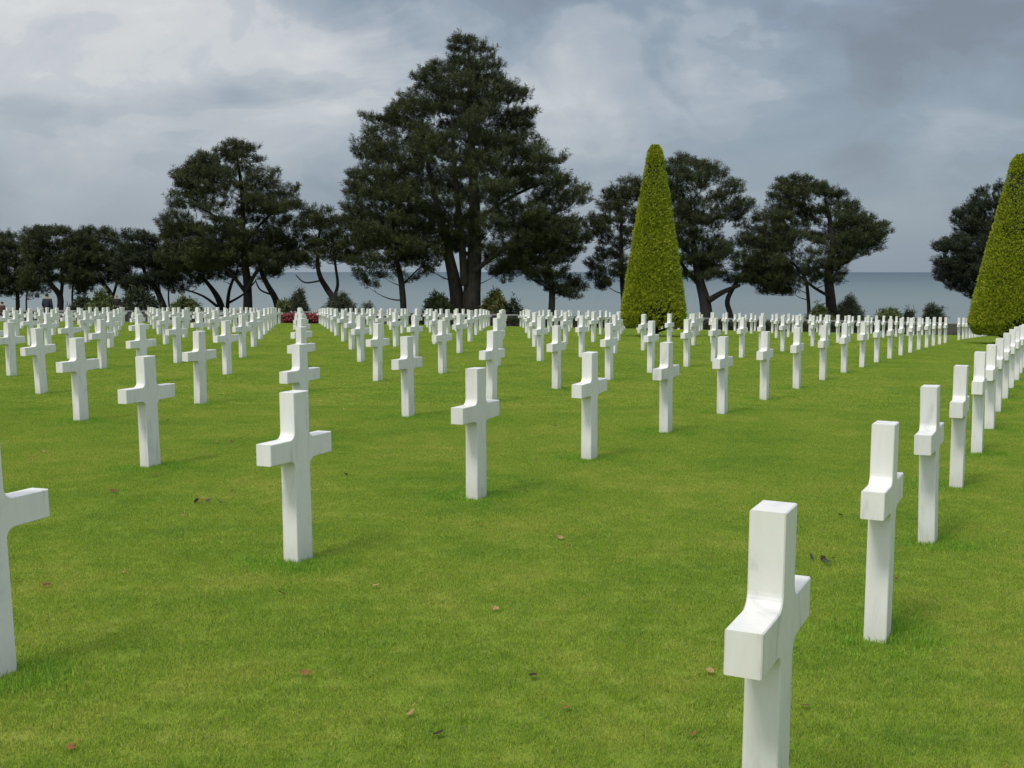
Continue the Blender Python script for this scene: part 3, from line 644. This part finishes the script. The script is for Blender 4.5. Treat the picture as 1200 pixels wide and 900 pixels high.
pine('tall wide pine with forked trunk left of the flower bed', 90, [[(290, 369, 7), (290, 350, 6.2), (288, 325, 5.6), (285, 290, 4.4), (283, 230, 3), (279, 178, 1.2)], [(290, 347, 4), (278, 330, 3.4), (262, 312, 2.4)], [(290, 342, 4), (301, 320, 3.2), (320, 298, 2)], [(285, 285, 2.5), (310, 255, 2), (340, 235, 1)], [(285, 275, 2.5), (250, 250, 2), (215, 235, 1)]],
     [(278, 169), (298, 174), (304, 198), (326, 204), (324, 220), (346, 222), (344, 236), (360, 246), (342, 256), (350, 270), (346, 290), (332, 300), (342, 314), (318, 322), (298, 312), (274, 315), (248, 322), (222, 318), (200, 318), (186, 305), (196, 288), (188, 262), (202, 254), (198, 236), (212, 226), (208, 206), (228, 196), (234, 178), (256, 177)], pad=(0.51, 0.92), fill=1.0, gap=0.78, seed=18)
pine('low many-stemmed pine with fanned trunks under the tall wide left pine', 93.5, [[(262, 372, 5), (257, 352, 4.4), (248, 336, 3), (234, 320, 1.8)], [(265, 371, 4), (269, 340, 3), (276, 316, 1.8)], [(260, 362, 3), (240, 347, 2), (215, 338, 1.2)], [(264, 356, 2.5), (283, 345, 1.8), (296, 330, 1.2)]],
     [(184, 300), (214, 290), (260, 296), (290, 306), (284, 326), (255, 332), (226, 342), (206, 346), (190, 336)], pad=(0.41, 0.68), seed=19)
pine('leaning pine tilted to the left over the back row beside the flower bed', 91, [[(327, 371, 4.8), (322, 350, 4.5), (313, 332, 3.6), (305, 314, 2.8), (308, 292, 1.6)], [(320, 346, 2), (304, 340, 1.5), (297, 328, 1)]],
     [(295, 300), (320, 286), (354, 290), (352, 310), (336, 324), (322, 322), (310, 332), (298, 324)], pad=(0.38, 0.62), seed=20)
pine('open pine with a crooked bare double stem right of the flower bed', 90, [[(396, 369, 4.4), (390, 350, 4.4), (382, 338, 4.2), (375, 322, 3.3), (373, 300, 2.4), (375, 262, 1.2)], [(390, 349, 3.4), (395, 334, 2.8), (393, 310, 2.3), (390, 278, 1.2)], [(376, 329, 1.7), (358, 331, 1.4), (348, 322, 0.9)]],
     [(350, 266), (362, 250), (378, 245), (395, 252), (410, 262), (418, 276), (406, 290), (420, 304), (402, 310), (386, 306), (366, 318), (352, 318), (345, 302), (356, 286)], pad=(0.38, 0.62), fill=1.0, gap=0.72, seed=21)
pine('thin pine at the far left edge of the skyline', 97, [[(21, 366, 3), (20, 345, 2.6), (18, 320, 2), (12, 290, 1.2)]],
     [(-24, 282), (4, 276), (25, 282), (40, 300), (38, 325), (38, 344), (10, 349), (-20, 346)], pad=(0.38, 0.68), fill=1.7, gap=0.3, seed=22)
pine('round-crowned pine with forked stem behind the standing person', 95, [[(70, 369, 4.6), (69, 348, 4.2), (62, 334, 3.2), (48, 318, 2.4), (42, 296, 1.3)], [(70, 347, 3.4), (72, 328, 2.8), (70, 296, 1.5)], [(34, 366, 1.6), (34, 345, 1.4), (38, 325, 1)]],
     [(36, 271), (60, 269), (85, 272), (104, 285), (112, 308), (106, 338), (88, 336), (70, 328), (54, 342), (42, 352), (26, 342), (30, 310), (31, 286)], pad=(0.41, 0.75), fill=1.7, gap=0.45, seed=23)
pine('flat-topped pine with thin twin stems in the left group', 96, [[(132, 366, 3.8), (130, 345, 3.4), (122, 330, 2.8), (111, 312, 1.6)], [(131, 348, 2.6), (137, 325, 2.2), (140, 298, 1.2)], [(88, 366, 2), (87, 340, 1.7), (91, 312, 1.1)]],
     [(82, 284), (104, 271), (130, 273), (142, 290), (152, 310), (146, 336), (122, 330), (104, 342), (92, 350), (80, 328)], pad=(0.41, 0.71), fill=1.7, gap=0.45, seed=24)
pine('dark pine leaning left with a bent trunk, right end of the left group', 92.5, [[(196, 371, 4.6), (190, 353, 4.4), (182, 340, 3.8), (171, 324, 2.8), (165, 298, 1.5)], [(198, 366, 1.6), (197, 342, 1.4), (201, 320, 0.9)]],
     [(142, 286), (150, 273), (164, 281), (172, 272), (183, 286), (196, 306), (206, 332), (184, 338), (164, 346), (146, 344), (136, 322), (140, 300)], mat=needle2, pad=(0.41, 0.68), fill=1.7, gap=0.45, seed=25)

# ------------------------------------------------------------------ shrubs
sh = {'green': leaf_mat('shrub_green', ((0.050, 0.072, 0.022), (0.094, 0.127, 0.038), (0.144, 0.166, 0.061)), 1.2),
      'dark': leaf_mat('shrub_dark', ((0.022, 0.032, 0.016), (0.040, 0.053, 0.025), (0.066, 0.082, 0.038)), 1.2),
      'grey': leaf_mat('shrub_grey', ((0.040, 0.051, 0.029), (0.066, 0.082, 0.047), (0.105, 0.120, 0.073)), 1.2),
      'yellow': leaf_mat('shrub_yellow', ((0.044, 0.066, 0.016), (0.099, 0.116, 0.029), (0.189, 0.183, 0.056)), 1.6)}
stem_m = bark_mat('stem_bark', (0.03, 0.024, 0.018), (0.07, 0.055, 0.04))
def shrub(label, px, ytop, wpx, Y, mat, style='leafy', seed=1, cone=0.0, dens=1.0):
    npr = np.random.default_rng(100+seed); rd = random.Random(seed)
    s = 1/pxm(Y); top = at(px, ytop, Y); g = gz1(top.x, Y); Hh = top.z-g; r_ = wpx*s/2
    root = empty('shrub', (top.x, Y, g)); tag(root, label, 'shrub', 'shrubs along the far edge of the lawn')
    bm = bmesh.new(); n = int(330*dens*max(0.4, min(2.5, r_*Hh)))
    u = npr.uniform(0.12, 1, n); ang = npr.uniform(0, 2*math.pi, n)
    prof = (np.sin(np.clip(u, 0, 1)*math.pi*0.86+0.35))*(1-cone*u*0.75)
    prof = np.maximum(prof, 0.12); rad = r_*prof*npr.uniform(0.3, 1.0, n)**0.5
    lump = 0.78+0.55*np.array([noise.noise(Vector((1.7*math.cos(a)+seed*3, 1.7*math.sin(a), z*2.6))) for a, z in zip(ang, u)])+0.10*np.abs(npr.normal(0, 1, n))
    P = np.stack([rad*lump*np.cos(ang), rad*lump*np.sin(ang)*0.9, u*Hh*(0.78+0.30*np.array([noise.noise(Vector((2.2*math.cos(a)+seed*5, 2.2*math.sin(a), 0.3))) for a in ang])-0.06*np.abs(npr.normal(0, 1, n)))], -1)
    A = np.stack([np.cos(ang)*0.6, np.sin(ang)*0.6, np.full(n, 0.75)], -1) + npr.normal(0, 0.3, (n, 3)); A /= np.linalg.norm(A, axis=1, keepdims=True)
    for k in range(7):
        a = rd.uniform(0, 6.28); q = Vector((r_*0.6*math.cos(a), r_*0.55*math.sin(a), Hh*rd.uniform(0.5, 0.85)))
        tube(bm, [Vector((q.x*.12, q.y*.12, -0.1)), q*0.5+Vector((0, 0, .08)), q], [0.03, 0.022, 0.01], 5)
    mesh_bm('stems', bm, stem_m, root, True)
    L = npr.uniform(0.22, 0.52, n)
    tufts_mesh('foliage', P, A, L, 7 if style == 'leafy' else 10, 0.08 if style == 'leafy' else 0.04, 0.6, mat, root)
    return root
shrub('olive shrub with a brownish top behind the left crosses', 120, 339, 34, 90, sh['green'], seed=1)
shrub('dark bushy shrub under the leaning pine of the left group', 162, 334, 52, 90.5, sh['dark'], seed=2)
shrub('dark low shrub between the left pine stems', 96, 346, 26, 91, sh['dark'], seed=3)
shrub('low green shrub left of the fanned pine trunks', 217, 347, 36, 89, sh['green'], seed=4)
shrub('small fresh green shrub behind the left end of the flower bed', 333, 352, 18, 87.5, sh['green'], seed=5)
shrub('feathery conical grey-green shrub behind the flower bed', 349, 338, 26, 88, sh['grey'], 'fine', seed=6, cone=0.7)
shrub('rounded grey-green shrub at the foot of the crooked pine', 396, 341, 36, 89, sh['grey'], 'fine', seed=7)
shrub('thin wispy shrub between the crooked pine and the slim pine', 431, 352, 16, 88, sh['grey'], 'fine', seed=8, dens=0.35)
shrub('leafy green shrub left of the tallest trunk', 513, 341, 36, 89, sh['green'], seed=9)
shrub('yellow-green flowering shrub right of the tallest trunk', 580, 337, 34, 88.5, sh['yellow'], seed=10)
shrub('open sparse shrub farther right of the tallest trunk', 602, 346, 20, 88, sh['dark'], seed=11, dens=0.4)
shrub('low bright green shrub behind the wall, right of the domed pine', 1043, 361, 34, 88, sh['green'], seed=12)
shrub('tiny upright pine bush right of the low bright green shrub', 1065, 361, 12, 88, sh['dark'], 'fine', seed=13, cone=0.5)
shrub('young spiky pine bush standing alone before the sea at right', 1094, 356, 26, 88, sh['dark'], 'fine', seed=14, cone=0.3)
shrub('dense low pine bush at the foot of the domed pine', 996, 342, 40, 90.5, sh['dark'], 'fine', seed=15, cone=0.5)
shrub('pale green undergrowth left of the domed pine trunk', 960, 357, 30, 90, sh['green'], seed=16)

# ------------------------------------------------------------------ clipped conifers
top_m = leaf_mat('clipped_conifer', ((0.18, 0.24, 0.012), (0.31, 0.37, 0.020), (0.41, 0.44, 0.040)), 1.0)
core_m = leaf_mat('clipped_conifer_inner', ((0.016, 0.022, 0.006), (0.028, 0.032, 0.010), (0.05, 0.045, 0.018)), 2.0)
def topiary(label, px, ybase, ytop, wpx, Y, seed):
    npr = np.random.default_rng(seed); rd = random.Random(seed)
    s = 1/pxm(Y); top = at(px, ytop, Y); g = gz1(top.x, Y); Hh = top.z-g; rb = wpx*s/2
    root = empty('clipped_conifer', (top.x, Y, g)); tag(root, label, 'tree', 'clipped conifers on the lawn')
    zb = 0.34
    def prof(t):                            # t 0 bottom .. 1 top
        return rb*(0.15+0.85*(1-t)**0.92)*np.minimum(1, 0.5+(1-t)*14)*np.minimum(1, 0.80+t*3.4)
    # dark dense inside
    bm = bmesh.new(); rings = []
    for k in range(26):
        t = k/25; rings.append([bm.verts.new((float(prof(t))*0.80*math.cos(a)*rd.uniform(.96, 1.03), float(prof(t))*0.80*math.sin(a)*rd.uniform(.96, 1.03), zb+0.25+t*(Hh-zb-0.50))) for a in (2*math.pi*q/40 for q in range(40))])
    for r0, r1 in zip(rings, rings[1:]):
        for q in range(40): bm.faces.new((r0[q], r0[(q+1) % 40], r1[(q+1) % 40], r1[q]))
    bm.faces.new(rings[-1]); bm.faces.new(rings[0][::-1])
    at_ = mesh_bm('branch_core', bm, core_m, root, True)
    bm = bmesh.new(); tube(bm, [(0, 0, -0.2), (0.02, 0, 0.3), (0, 0, 1.2)], [0.26, 0.2, 0.15], 10)
    for q in range(14):
        a = q*2.4; tube(bm, [(0, 0, 0.18+0.03*q), (rb*0.4*math.cos(a), rb*0.4*math.sin(a), 0.35+0.05*q), (rb*0.8*math.cos(a), rb*0.8*math.sin(a), 0.55+0.06*q)], [0.06, 0.04, 0.02], 6)
    mesh_bm('trunk', bm, bark, root, True)
    n = 36000
    t = 1-np.sqrt(npr.uniform(0, 1, n)); t[:2200] = 1-npr.uniform(0, 0.10, 2200)
    ang = npr.uniform(0, 2*math.pi, n)
    # the skirt is open and dark on one side near the ground
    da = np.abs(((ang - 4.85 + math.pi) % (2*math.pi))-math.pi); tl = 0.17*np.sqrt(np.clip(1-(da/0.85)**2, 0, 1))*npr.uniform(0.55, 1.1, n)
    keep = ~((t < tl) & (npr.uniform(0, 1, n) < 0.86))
    t, ang = t[keep], ang[keep]; n = len(t)
    lump = np.array([noise.noise(Vector((3.0*math.cos(a), 3.0*math.sin(a), z*9+seed))) for a, z in zip(ang, t)])
    rad = prof(t)*(0.93+0.03*lump+npr.uniform(-0.07, 0.015, n))
    P = np.stack([rad*np.cos(ang), rad*np.sin(ang), zb+0.05+t*(Hh-zb-0.22)], -1)
    A = np.stack([np.cos(ang)*0.62, np.sin(ang)*0.62, np.full(n, 0.62)], -1)
    A += np.stack([-np.sin(ang), np.cos(ang), np.zeros(n)], -1)*(npr.normal(0.25, 0.35, n))[:, None] + npr.normal(0, 0.12, (n, 3))
    A /= np.linalg.norm(A, axis=1, keepdims=True)
    L = npr.uniform(0.09, 0.17, n)*(1-0.5*t)
    tufts_mesh('foliage', P, A, L, 7, 0.024, 0.42, top_m, root)
    k = 90; a2 = npr.uniform(0, 6.28, k); r2 = npr.uniform(0, 1, k)**.5*prof(1.0)
    return root
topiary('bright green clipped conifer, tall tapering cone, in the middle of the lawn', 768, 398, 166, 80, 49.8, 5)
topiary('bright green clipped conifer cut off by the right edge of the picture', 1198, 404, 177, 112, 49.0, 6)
# ------------------------------------------------------------------ wall, hedge, flower bed
sm, nt, b = mat_new('dark_stone'); p = wpos(nt)
n = noise_n(nt, p, 2.2, 5, 0.65); n2_ = noise_n(nt, p, 14, 3, 0.6)
c = ramp(nt, n, [(0.3, (0.045, 0.045, 0.04)), (0.7, (0.12, 0.115, 0.105))]).outputs[0]
nt.links.new(mix(nt, mth(nt, 'MULTIPLY', n2_, 0.5), c, (0.06, 0.055, 0.045)), b.inputs['Base Color']); b.inputs['Roughness'].default_value = 0.9; bump(nt, b, n2_, 0.6, 0.03)
cm_, nt, b = mat_new('coping_stone'); p = wpos(nt)
n = noise_n(nt, p, 3.0, 5, 0.65)
nt.links.new(ramp(nt, n, [(0.3, (0.17, 0.175, 0.17)), (0.7, (0.30, 0.30, 0.29))]).outputs[0], b.inputs['Base Color']); b.inputs['Roughness'].default_value = 0.85
def edgeY(x): return 85.6 - 0.12*x
wroot = empty('stone_wall', (0, edgeY(0), gz1(0, edgeY(0)))); tag(wroot, 'low dark stone wall with pale coping along the far edge of the lawn', 'wall')
wo = wroot.location
def strip(bm, x0, x1, dy, th, z0, z1, step=1.0):
    n = max(2, int((x1-x0)/step)); prev = None
    for k in range(n+1):
        x = x0+(x1-x0)*k/n; y = edgeY(x)+dy; g = gz1(x, y)
        q = [bm.verts.new((x-wo.x, y+o-wo.y, g+z-wo.z)) for o, z in ((-th/2, z0), (th/2, z0), (th/2, z1), (-th/2, z1))]
        if prev:
            for a in range(4): bm.faces.new((prev[a], prev[(a+1) % 4], q[(a+1) % 4], q[a]))
        else: bm.faces.new(q[::-1])
        prev = q
    bm.faces.new(prev)
bm = bmesh.new(); strip(bm, -48, 48, 0, 0.4, -0.3, 0.80); bmesh.ops.recalc_face_normals(bm, faces=bm.faces); mesh_bm('wall_body', bm, sm, wroot)
bm = bmesh.new(); strip(bm, -48, 48, 0, 0.5, 0.803, 0.90); bmesh.ops.recalc_face_normals(bm, faces=bm.faces); mesh_bm('coping', bm, cm_, wroot)

def hedge(label, x0, x1, dy, wid, h, mat, name='hedge', seed=1, dens=150, cat='hedge'):
    npr = np.random.default_rng(seed); xm = (x0+x1)/2; y0 = edgeY(xm)+dy; g0 = gz1(xm, y0)
    root = empty(name, (xm, y0, g0)); tag(root, label, cat)
    n = int((x1-x0)*dens); x = npr.uniform(x0, x1, n); o = npr.uniform(-wid/2, wid/2, n)
    zt = h*(0.9+0.1*np.sin(x*2.1+seed)+0.06*np.sin(x*5.3)); z = zt*npr.uniform(0.05, 1, n)**0.6
    y = edgeY(x)+dy+o; P = np.stack([x-xm, y-y0, gz(x, y)-g0+z], -1)
    A = npr.normal(0, 0.5, (n, 3)) + np.array([0, -0.35, 0.7]); A /= np.linalg.norm(A, axis=1, keepdims=True)
    tufts_mesh('foliage', P, A, npr.uniform(.1, .2, n), 7, 0.05, 0.6, mat, root)
    bm = bmesh.new(); k = int((x1-x0)/0.5)
    for q in range(k+1):
        xx = x0+(x1-x0)*q/k; yy = edgeY(xx)+dy; gg = gz1(xx, yy)-g0
        tube(bm, [(xx-xm, yy-y0, gg-0.1), (xx-xm+0.05, yy-y0, gg+h*0.5)], [0.025, 0.012], 5)
    mesh_bm('stems', bm, stem_m, root)
    return root, g0, xm, y0
hedge('low dark green hedge running in front of the pale-topped stone wall', -8.5, 27.0, -0.75, 0.7, 0.66, sh['dark'], seed=3)
# flower bed
def petal_mat(name, c0, c1):
    m, nt, b = mat_new(name); a = nt.nodes.new('ShaderNodeAttribute'); a.attribute_name = 'rnd'
    nt.links.new(ramp(nt, a.outputs['Fac'], [(0, c0), (1, c1)]).outputs[0], b.inputs['Base Color']); b.inputs['Roughness'].default_value = 0.6; return m
red_m = petal_mat('red_petals', (0.24, 0.025, 0.040), (0.50, 0.11, 0.14)); whp_m = petal_mat('white_petals', (0.7, 0.7, 0.66), (0.85, 0.84, 0.8))
fl_l = at(327.5, 375, edgeY(-14)-1.6); fl_r = at(375, 375, edgeY(-14)-1.6)
x0, x1 = fl_l.x, fl_r.x
froot, g0, xm, y0 = hedge('bed of dense red and pink flowers at the far end of the grass aisle', x0, x1, -1.25, 1.5, 0.62, sh['dark'], 'flower_bed', 9, 420, 'flower bed')
npr = np.random.default_rng(77)
def blossoms(name, n, mat, zlo, zhi, size):
    x = npr.uniform(x0+.05, x1-.05, n); o = npr.uniform(-0.95, 0.55, n); y = edgeY(x)-1.25+o
    z = npr.uniform(zlo, zhi, n)
    P = np.stack([x-xm, y-y0, gz(x, y)-g0+z], -1)
    A = npr.normal(0, 0.45, (n, 3)) + np.array([0, -0.7, 0.5]); A /= np.linalg.norm(A, axis=1, keepdims=True)
    return tufts_mesh(name, P, A, np.full(n, size), 6, size*0.9, 0.7, mat, froot)
blossoms('red_blossoms', 1500, red_m, 0.16, 0.70, 0.085)
blossoms('white_blossoms', 26, whp_m, 0.45, 0.85, 0.09)
eb = bmesh.new(); box(eb, (0, 0, 0.03), (x1-x0+0.1, 2.0, 0.14)); mesh_bm('soil', eb, bark_mat('dark_soil', (0.02, 0.015, 0.01), (0.05, 0.04, 0.028)), froot)

# ------------------------------------------------------------------ people
def plain(name, col, rough=0.8):
    m, nt, b = mat_new(name); n = noise_n(nt, wpos(nt), 9, 3, 0.6)
    nt.links.new(mix(nt, n, tuple(0.8*c for c in col), tuple(min(1, 1.15*c) for c in col)), b.inputs['Base Color']); b.inputs['Roughness'].default_value = rough; return m
skin = plain('skin', (0.48, 0.27, 0.19), 0.55); hairm = plain('hair', (0.025, 0.018, 0.014), 0.6)
def skin_mesh(name, verts, edges, mat, parent, root=0, sub=2):
    me = bpy.data.meshes.new(name); me.from_pydata([v[:3] for v in verts], edges, []); me.materials.append(mat)
    o = bpy.data.objects.new(name, me); link(o, parent)
    md = o.modifiers.new('skin', 'SKIN'); md.use_smooth_shade = True
    for sv, v_ in zip(me.skin_vertices[0].data, verts):
        sv.radius = (v_[3], v_[4] if len(v_) > 4 else v_[3]); sv.use_root = False
    me.skin_vertices[0].data[root].use_root = True
    s_ = o.modifiers.new('sub', 'SUBSURF'); s_.levels = sub; s_.render_levels = sub
    return o
def person(label, px, ytop, Y, rz, jacket, trousers, sc=1.0, bag=False):
    top = at(px, ytop, Y); g = gz1(top.x, Y)
    root = empty('person', (top.x, Y, top.z-1.76*sc), rz); root.scale = (sc,)*3
    tag(root, label, 'person')
    fz = (g-(top.z-1.76*sc))
    # body: pelvis, spine, neck, head, legs, arms (facing -Y)
    v = [(0, 0, .95, .15, .11), (0, 0, 1.15, .15, .10), (0, 0, 1.38, .17, .10), (0, .005, 1.50, .06, .06), (0, -.01, 1.56, .068, .075), (0, -.015, 1.66, .078, .095), (0, -.01, 1.73, .06, .075),
         (.09, 0, .88, .088), (.10, -.01, .50, .058), (.10, .02, .10, .042), (.11, -.12, .04, .04, .03), (-.09, 0, .88, .088), (-.10, -.01, .50, .058), (-.10, .02, .10, .042), (-.11, -.12, .04, .04, .03),
         (.19, 0, 1.41, .06), (.25, .02, 1.14, .045), (.22, -.10, .92, .034), (.21, -.14, .84, .034, .022), (-.19, 0, 1.41, .06), (-.25, .02, 1.14, .045), (-.22, -.10, .92, .034), (-.21, -.14, .84, .034, .022)]
    e = [(0, 1), (1, 2), (2, 3), (3, 4), (4, 5), (5, 6), (0, 7), (7, 8), (8, 9), (9, 10), (0, 11), (11, 12), (12, 13), (13, 14), (2, 15), (15, 16), (16, 17), (17, 18), (2, 19), (19, 20), (20, 21), (21, 22)]
    skin_mesh('body', v, e, skin, root)
    jv = [(0, 0, .90, .21, .15), (0, 0, 1.12, .20, .14), (0, 0, 1.38, .21, .135), (0, .005, 1.47, .09, .085), (.21, 0, 1.40, .092), (.28, .02, 1.14, .075), (.235, -.10, .93, .055), (-.21, 0, 1.40, .092), (-.28, .02, 1.14, .075), (-.235, -.10, .93, .055)]
    skin_mesh('jacket', jv, [(0, 1), (1, 2), (2, 3), (2, 4), (4, 5), (5, 6), (2, 7), (7, 8), (8, 9)], jacket, root)
    tv = [(0, 0, .95, .165, .125), (.095, 0, .86, .105), (.105, -.01, .50, .08), (.105, .02, .09, .062), (-.095, 0, .86, .105), (-.105, -.01, .50, .08), (-.105, .02, .09, .062)]
    skin_mesh('trousers', tv, [(0, 1), (1, 2), (2, 3), (0, 4), (4, 5), (5, 6)], trousers, root)
    hv = [(0, .045, 1.57, .075, .06), (0, .035, 1.66, .098, .09), (0, .0, 1.745, .078, .085)]
    skin_mesh('hair', hv, [(0, 1), (1, 2)], hairm, root)
    bm = bmesh.new()
    for sx_ in (-1, 1):
        bmesh.ops.create_uvsphere(bm, u_segments=8, v_segments=6, radius=0.012, matrix=Matrix.Translation((sx_*0.032, -0.098, 1.66)))
    mesh_bm('eyes', bm, hairm, root, True)
    bm = bmesh.new(); tube(bm, [(0, -.095, 1.665), (0, -.118, 1.63), (0, -.10, 1.618)], [.010, .016, .010], 6); mesh_bm('nose', bm, skin, root, True)
    bm = bmesh.new()
    for sx_ in (-1, 1):
        box(bm, (sx_*0.108, -0.05, 0.03), (0.095, 0.27, 0.07))
    bmesh.ops.bevel(bm, geom=bm.edges[:], offset=0.02, segments=2, affect='EDGES')
    mesh_bm('shoes', bm, hairm, root, True)
    # a flagstone step under the feet where the path lies above the turf
    return root
navy = plain('navy_cloth', (0.012, 0.014, 0.035)); black = plain('black_cloth', (0.012, 0.012, 0.013)); brownc = plain('brown_cloth', (0.05, 0.028, 0.02))
person('person in a bulky navy jacket standing behind the left crosses, with the back turned', 55, 343.3, 80.0, R(160), navy, black, 1.28)
person('person in dark clothes at the extreme left edge behind the crosses', 2.5, 353, 87, R(150), brownc, black, 1.0)
person('person in black clothes in front of the dark shrubs at left', 136.5, 345.5, 88.3, R(10), black, black, 1.0)

# ------------------------------------------------------------------ fallen leaves
lm = {}
for nm, c0 in (('dry brown', (0.42, 0.23, 0.09)), ('pale tan', (0.62, 0.43, 0.20)), ('reddish brown', (0.30, 0.16, 0.08)), ('dark withered', (0.11, 0.07, 0.045)), ('grey-green', (0.13, 0.16, 0.11))):
    m, nt, b = mat_new('leaf_'+nm.replace(' ', '_').replace('-', '_')); n = noise_n(nt, wpos(nt), 60, 3, 0.6)
    nt.links.new(mix(nt, n, tuple(0.6*c for c in c0), tuple(1.2*c for c in c0)), b.inputs['Base Color']); b.inputs['Roughness'].default_value = 0.9; b.inputs['Specular IOR Level'].default_value = 0.1; lm[nm] = m
LV = [(37, 539, 'dry brown'), (51, 531, 'pale tan'), (132, 534, 'dark withered'), (181, 559, 'dry brown'), (272, 579, 'pale tan'), (133, 578, 'reddish brown'), (57, 609, 'dry brown'), (55, 690, 'reddish brown'), (20, 684, 'dark withered'),
      (146, 674, 'pale tan'), (280, 637, 'dark withered'), (214, 607, 'pale tan'), (330, 700, 'reddish brown'), (358, 795, 'dry brown'), (186, 834, 'reddish brown'), (84, 882, 'dry brown'), (253, 521, 'pale tan'), (272, 520, 'pale tan'), (252, 544, 'dark withered'), (311, 593, 'pale tan'), (197, 494, 'dark withered'),
      (441, 690, 'pale tan'), (453, 724, 'dry brown'), (563, 618, 'dry brown'), (657, 634, 'pale tan'), (667, 644, 'reddish brown'), (578, 658, 'grey-green'), (582, 718, 'pale tan'), (625, 798, 'dark withered'), (665, 836, 'dry brown'), (439, 881, 'dry brown'), (482, 842, 'pale tan'), (514, 867, 'dark withered'), (723, 663, 'dry brown'), (775, 717, 'reddish brown'),
      (477, 526, 'reddish brown'), (650, 501, 'dark withered'), (628, 541, 'reddish brown'), (442, 569, 'pale tan'), (405, 559, 'dark withered'), (518, 580, 'pale tan'), (616, 578, 'reddish brown'), (733, 527, 'reddish brown'), (403, 481, 'pale tan'), (832, 792, 'pale tan'), (943, 833, 'reddish brown'), (874, 612, 'pale tan'), (1050, 683, 'reddish brown'), (833, 658, 'dry brown'), (985, 607, 'reddish brown'), (1187, 652, 'dry brown'), (814, 866, 'dry brown')]
LV = [q for k_, q in enumerate(LV) if k_ % 4 != 2]
LV.sort()
def leaf_mesh(m, rd, size):
    bm = bmesh.new(); n = 14; c = bm.verts.new((0, 0, 0.012)); ring = []
    for k in range(n):
        a = 2*math.pi*k/n; r_ = size/2*(0.85+0.15*math.cos(5*a))*rd.uniform(0.9, 1.1)
        x, y = r_*1.35*math.cos(a), r_*math.sin(a)
        ring.append(bm.verts.new((x, y, 0.004+0.30*abs(y)+0.10*size*rd.uniform(-.5, .9)+0.5*x*x/size)))
    for k in range(n): bm.faces.new((c, ring[k], ring[(k+1) % n]))
    bmesh.ops.solidify(bm, geom=bm.faces[:], thickness=0.0012)
    tube(bm, [(-size*0.62, 0, 0.02), (-size*1.0, rd.uniform(-.02, .02), 0.03)], [0.0016, 0.001], 5)
    return bm
rd = random.Random(9)
for k, (px, py, nm) in enumerate(LV):
    h_ = hit(px, py); size = rd.uniform(0.024, 0.044)*(1.2 if h_.y > 9 else 1)
    o = mesh_bm('fallen_leaf', leaf_mesh(None, rd, size), lm[nm])
    o.location = (h_.x, h_.y, gtop(h_.x, h_.y)+0.016); o.rotation_euler = (rd.gauss(0, .25), rd.gauss(0, .25), rd.uniform(0, 6.28))
    tag(o, '%s fallen leaf on the grass, %s from the left of all fallen leaves' % (nm, ordw(k+1)), 'leaf', 'fallen leaves on the lawn')
# two small drifts of withered leaves
for px, py, lab in ((243, 591, 'dark tuft of withered leaves on the grass left of the tall near cross'), (966, 660, 'loose clump of grey-brown leaves on the grass left of the edge-on cross')):
    h_ = hit(px, py); root = empty('leaf_clump', (h_.x, h_.y, gtop(h_.x, h_.y)+0.014)); tag(root, lab, 'leaf clump')
    for q in range(5):
        o = mesh_bm('leaf', leaf_mesh(None, rd, rd.uniform(.03, .05)), lm[rd.choice(['dark withered', 'dry brown', 'grey-green', 'dark withered'])], root)
        o.location = (rd.gauss(0, .055), rd.gauss(0, .04), rd.uniform(0, .012)); o.rotation_euler = (rd.gauss(0, .4), rd.gauss(0, .4), rd.uniform(0, 6.28))
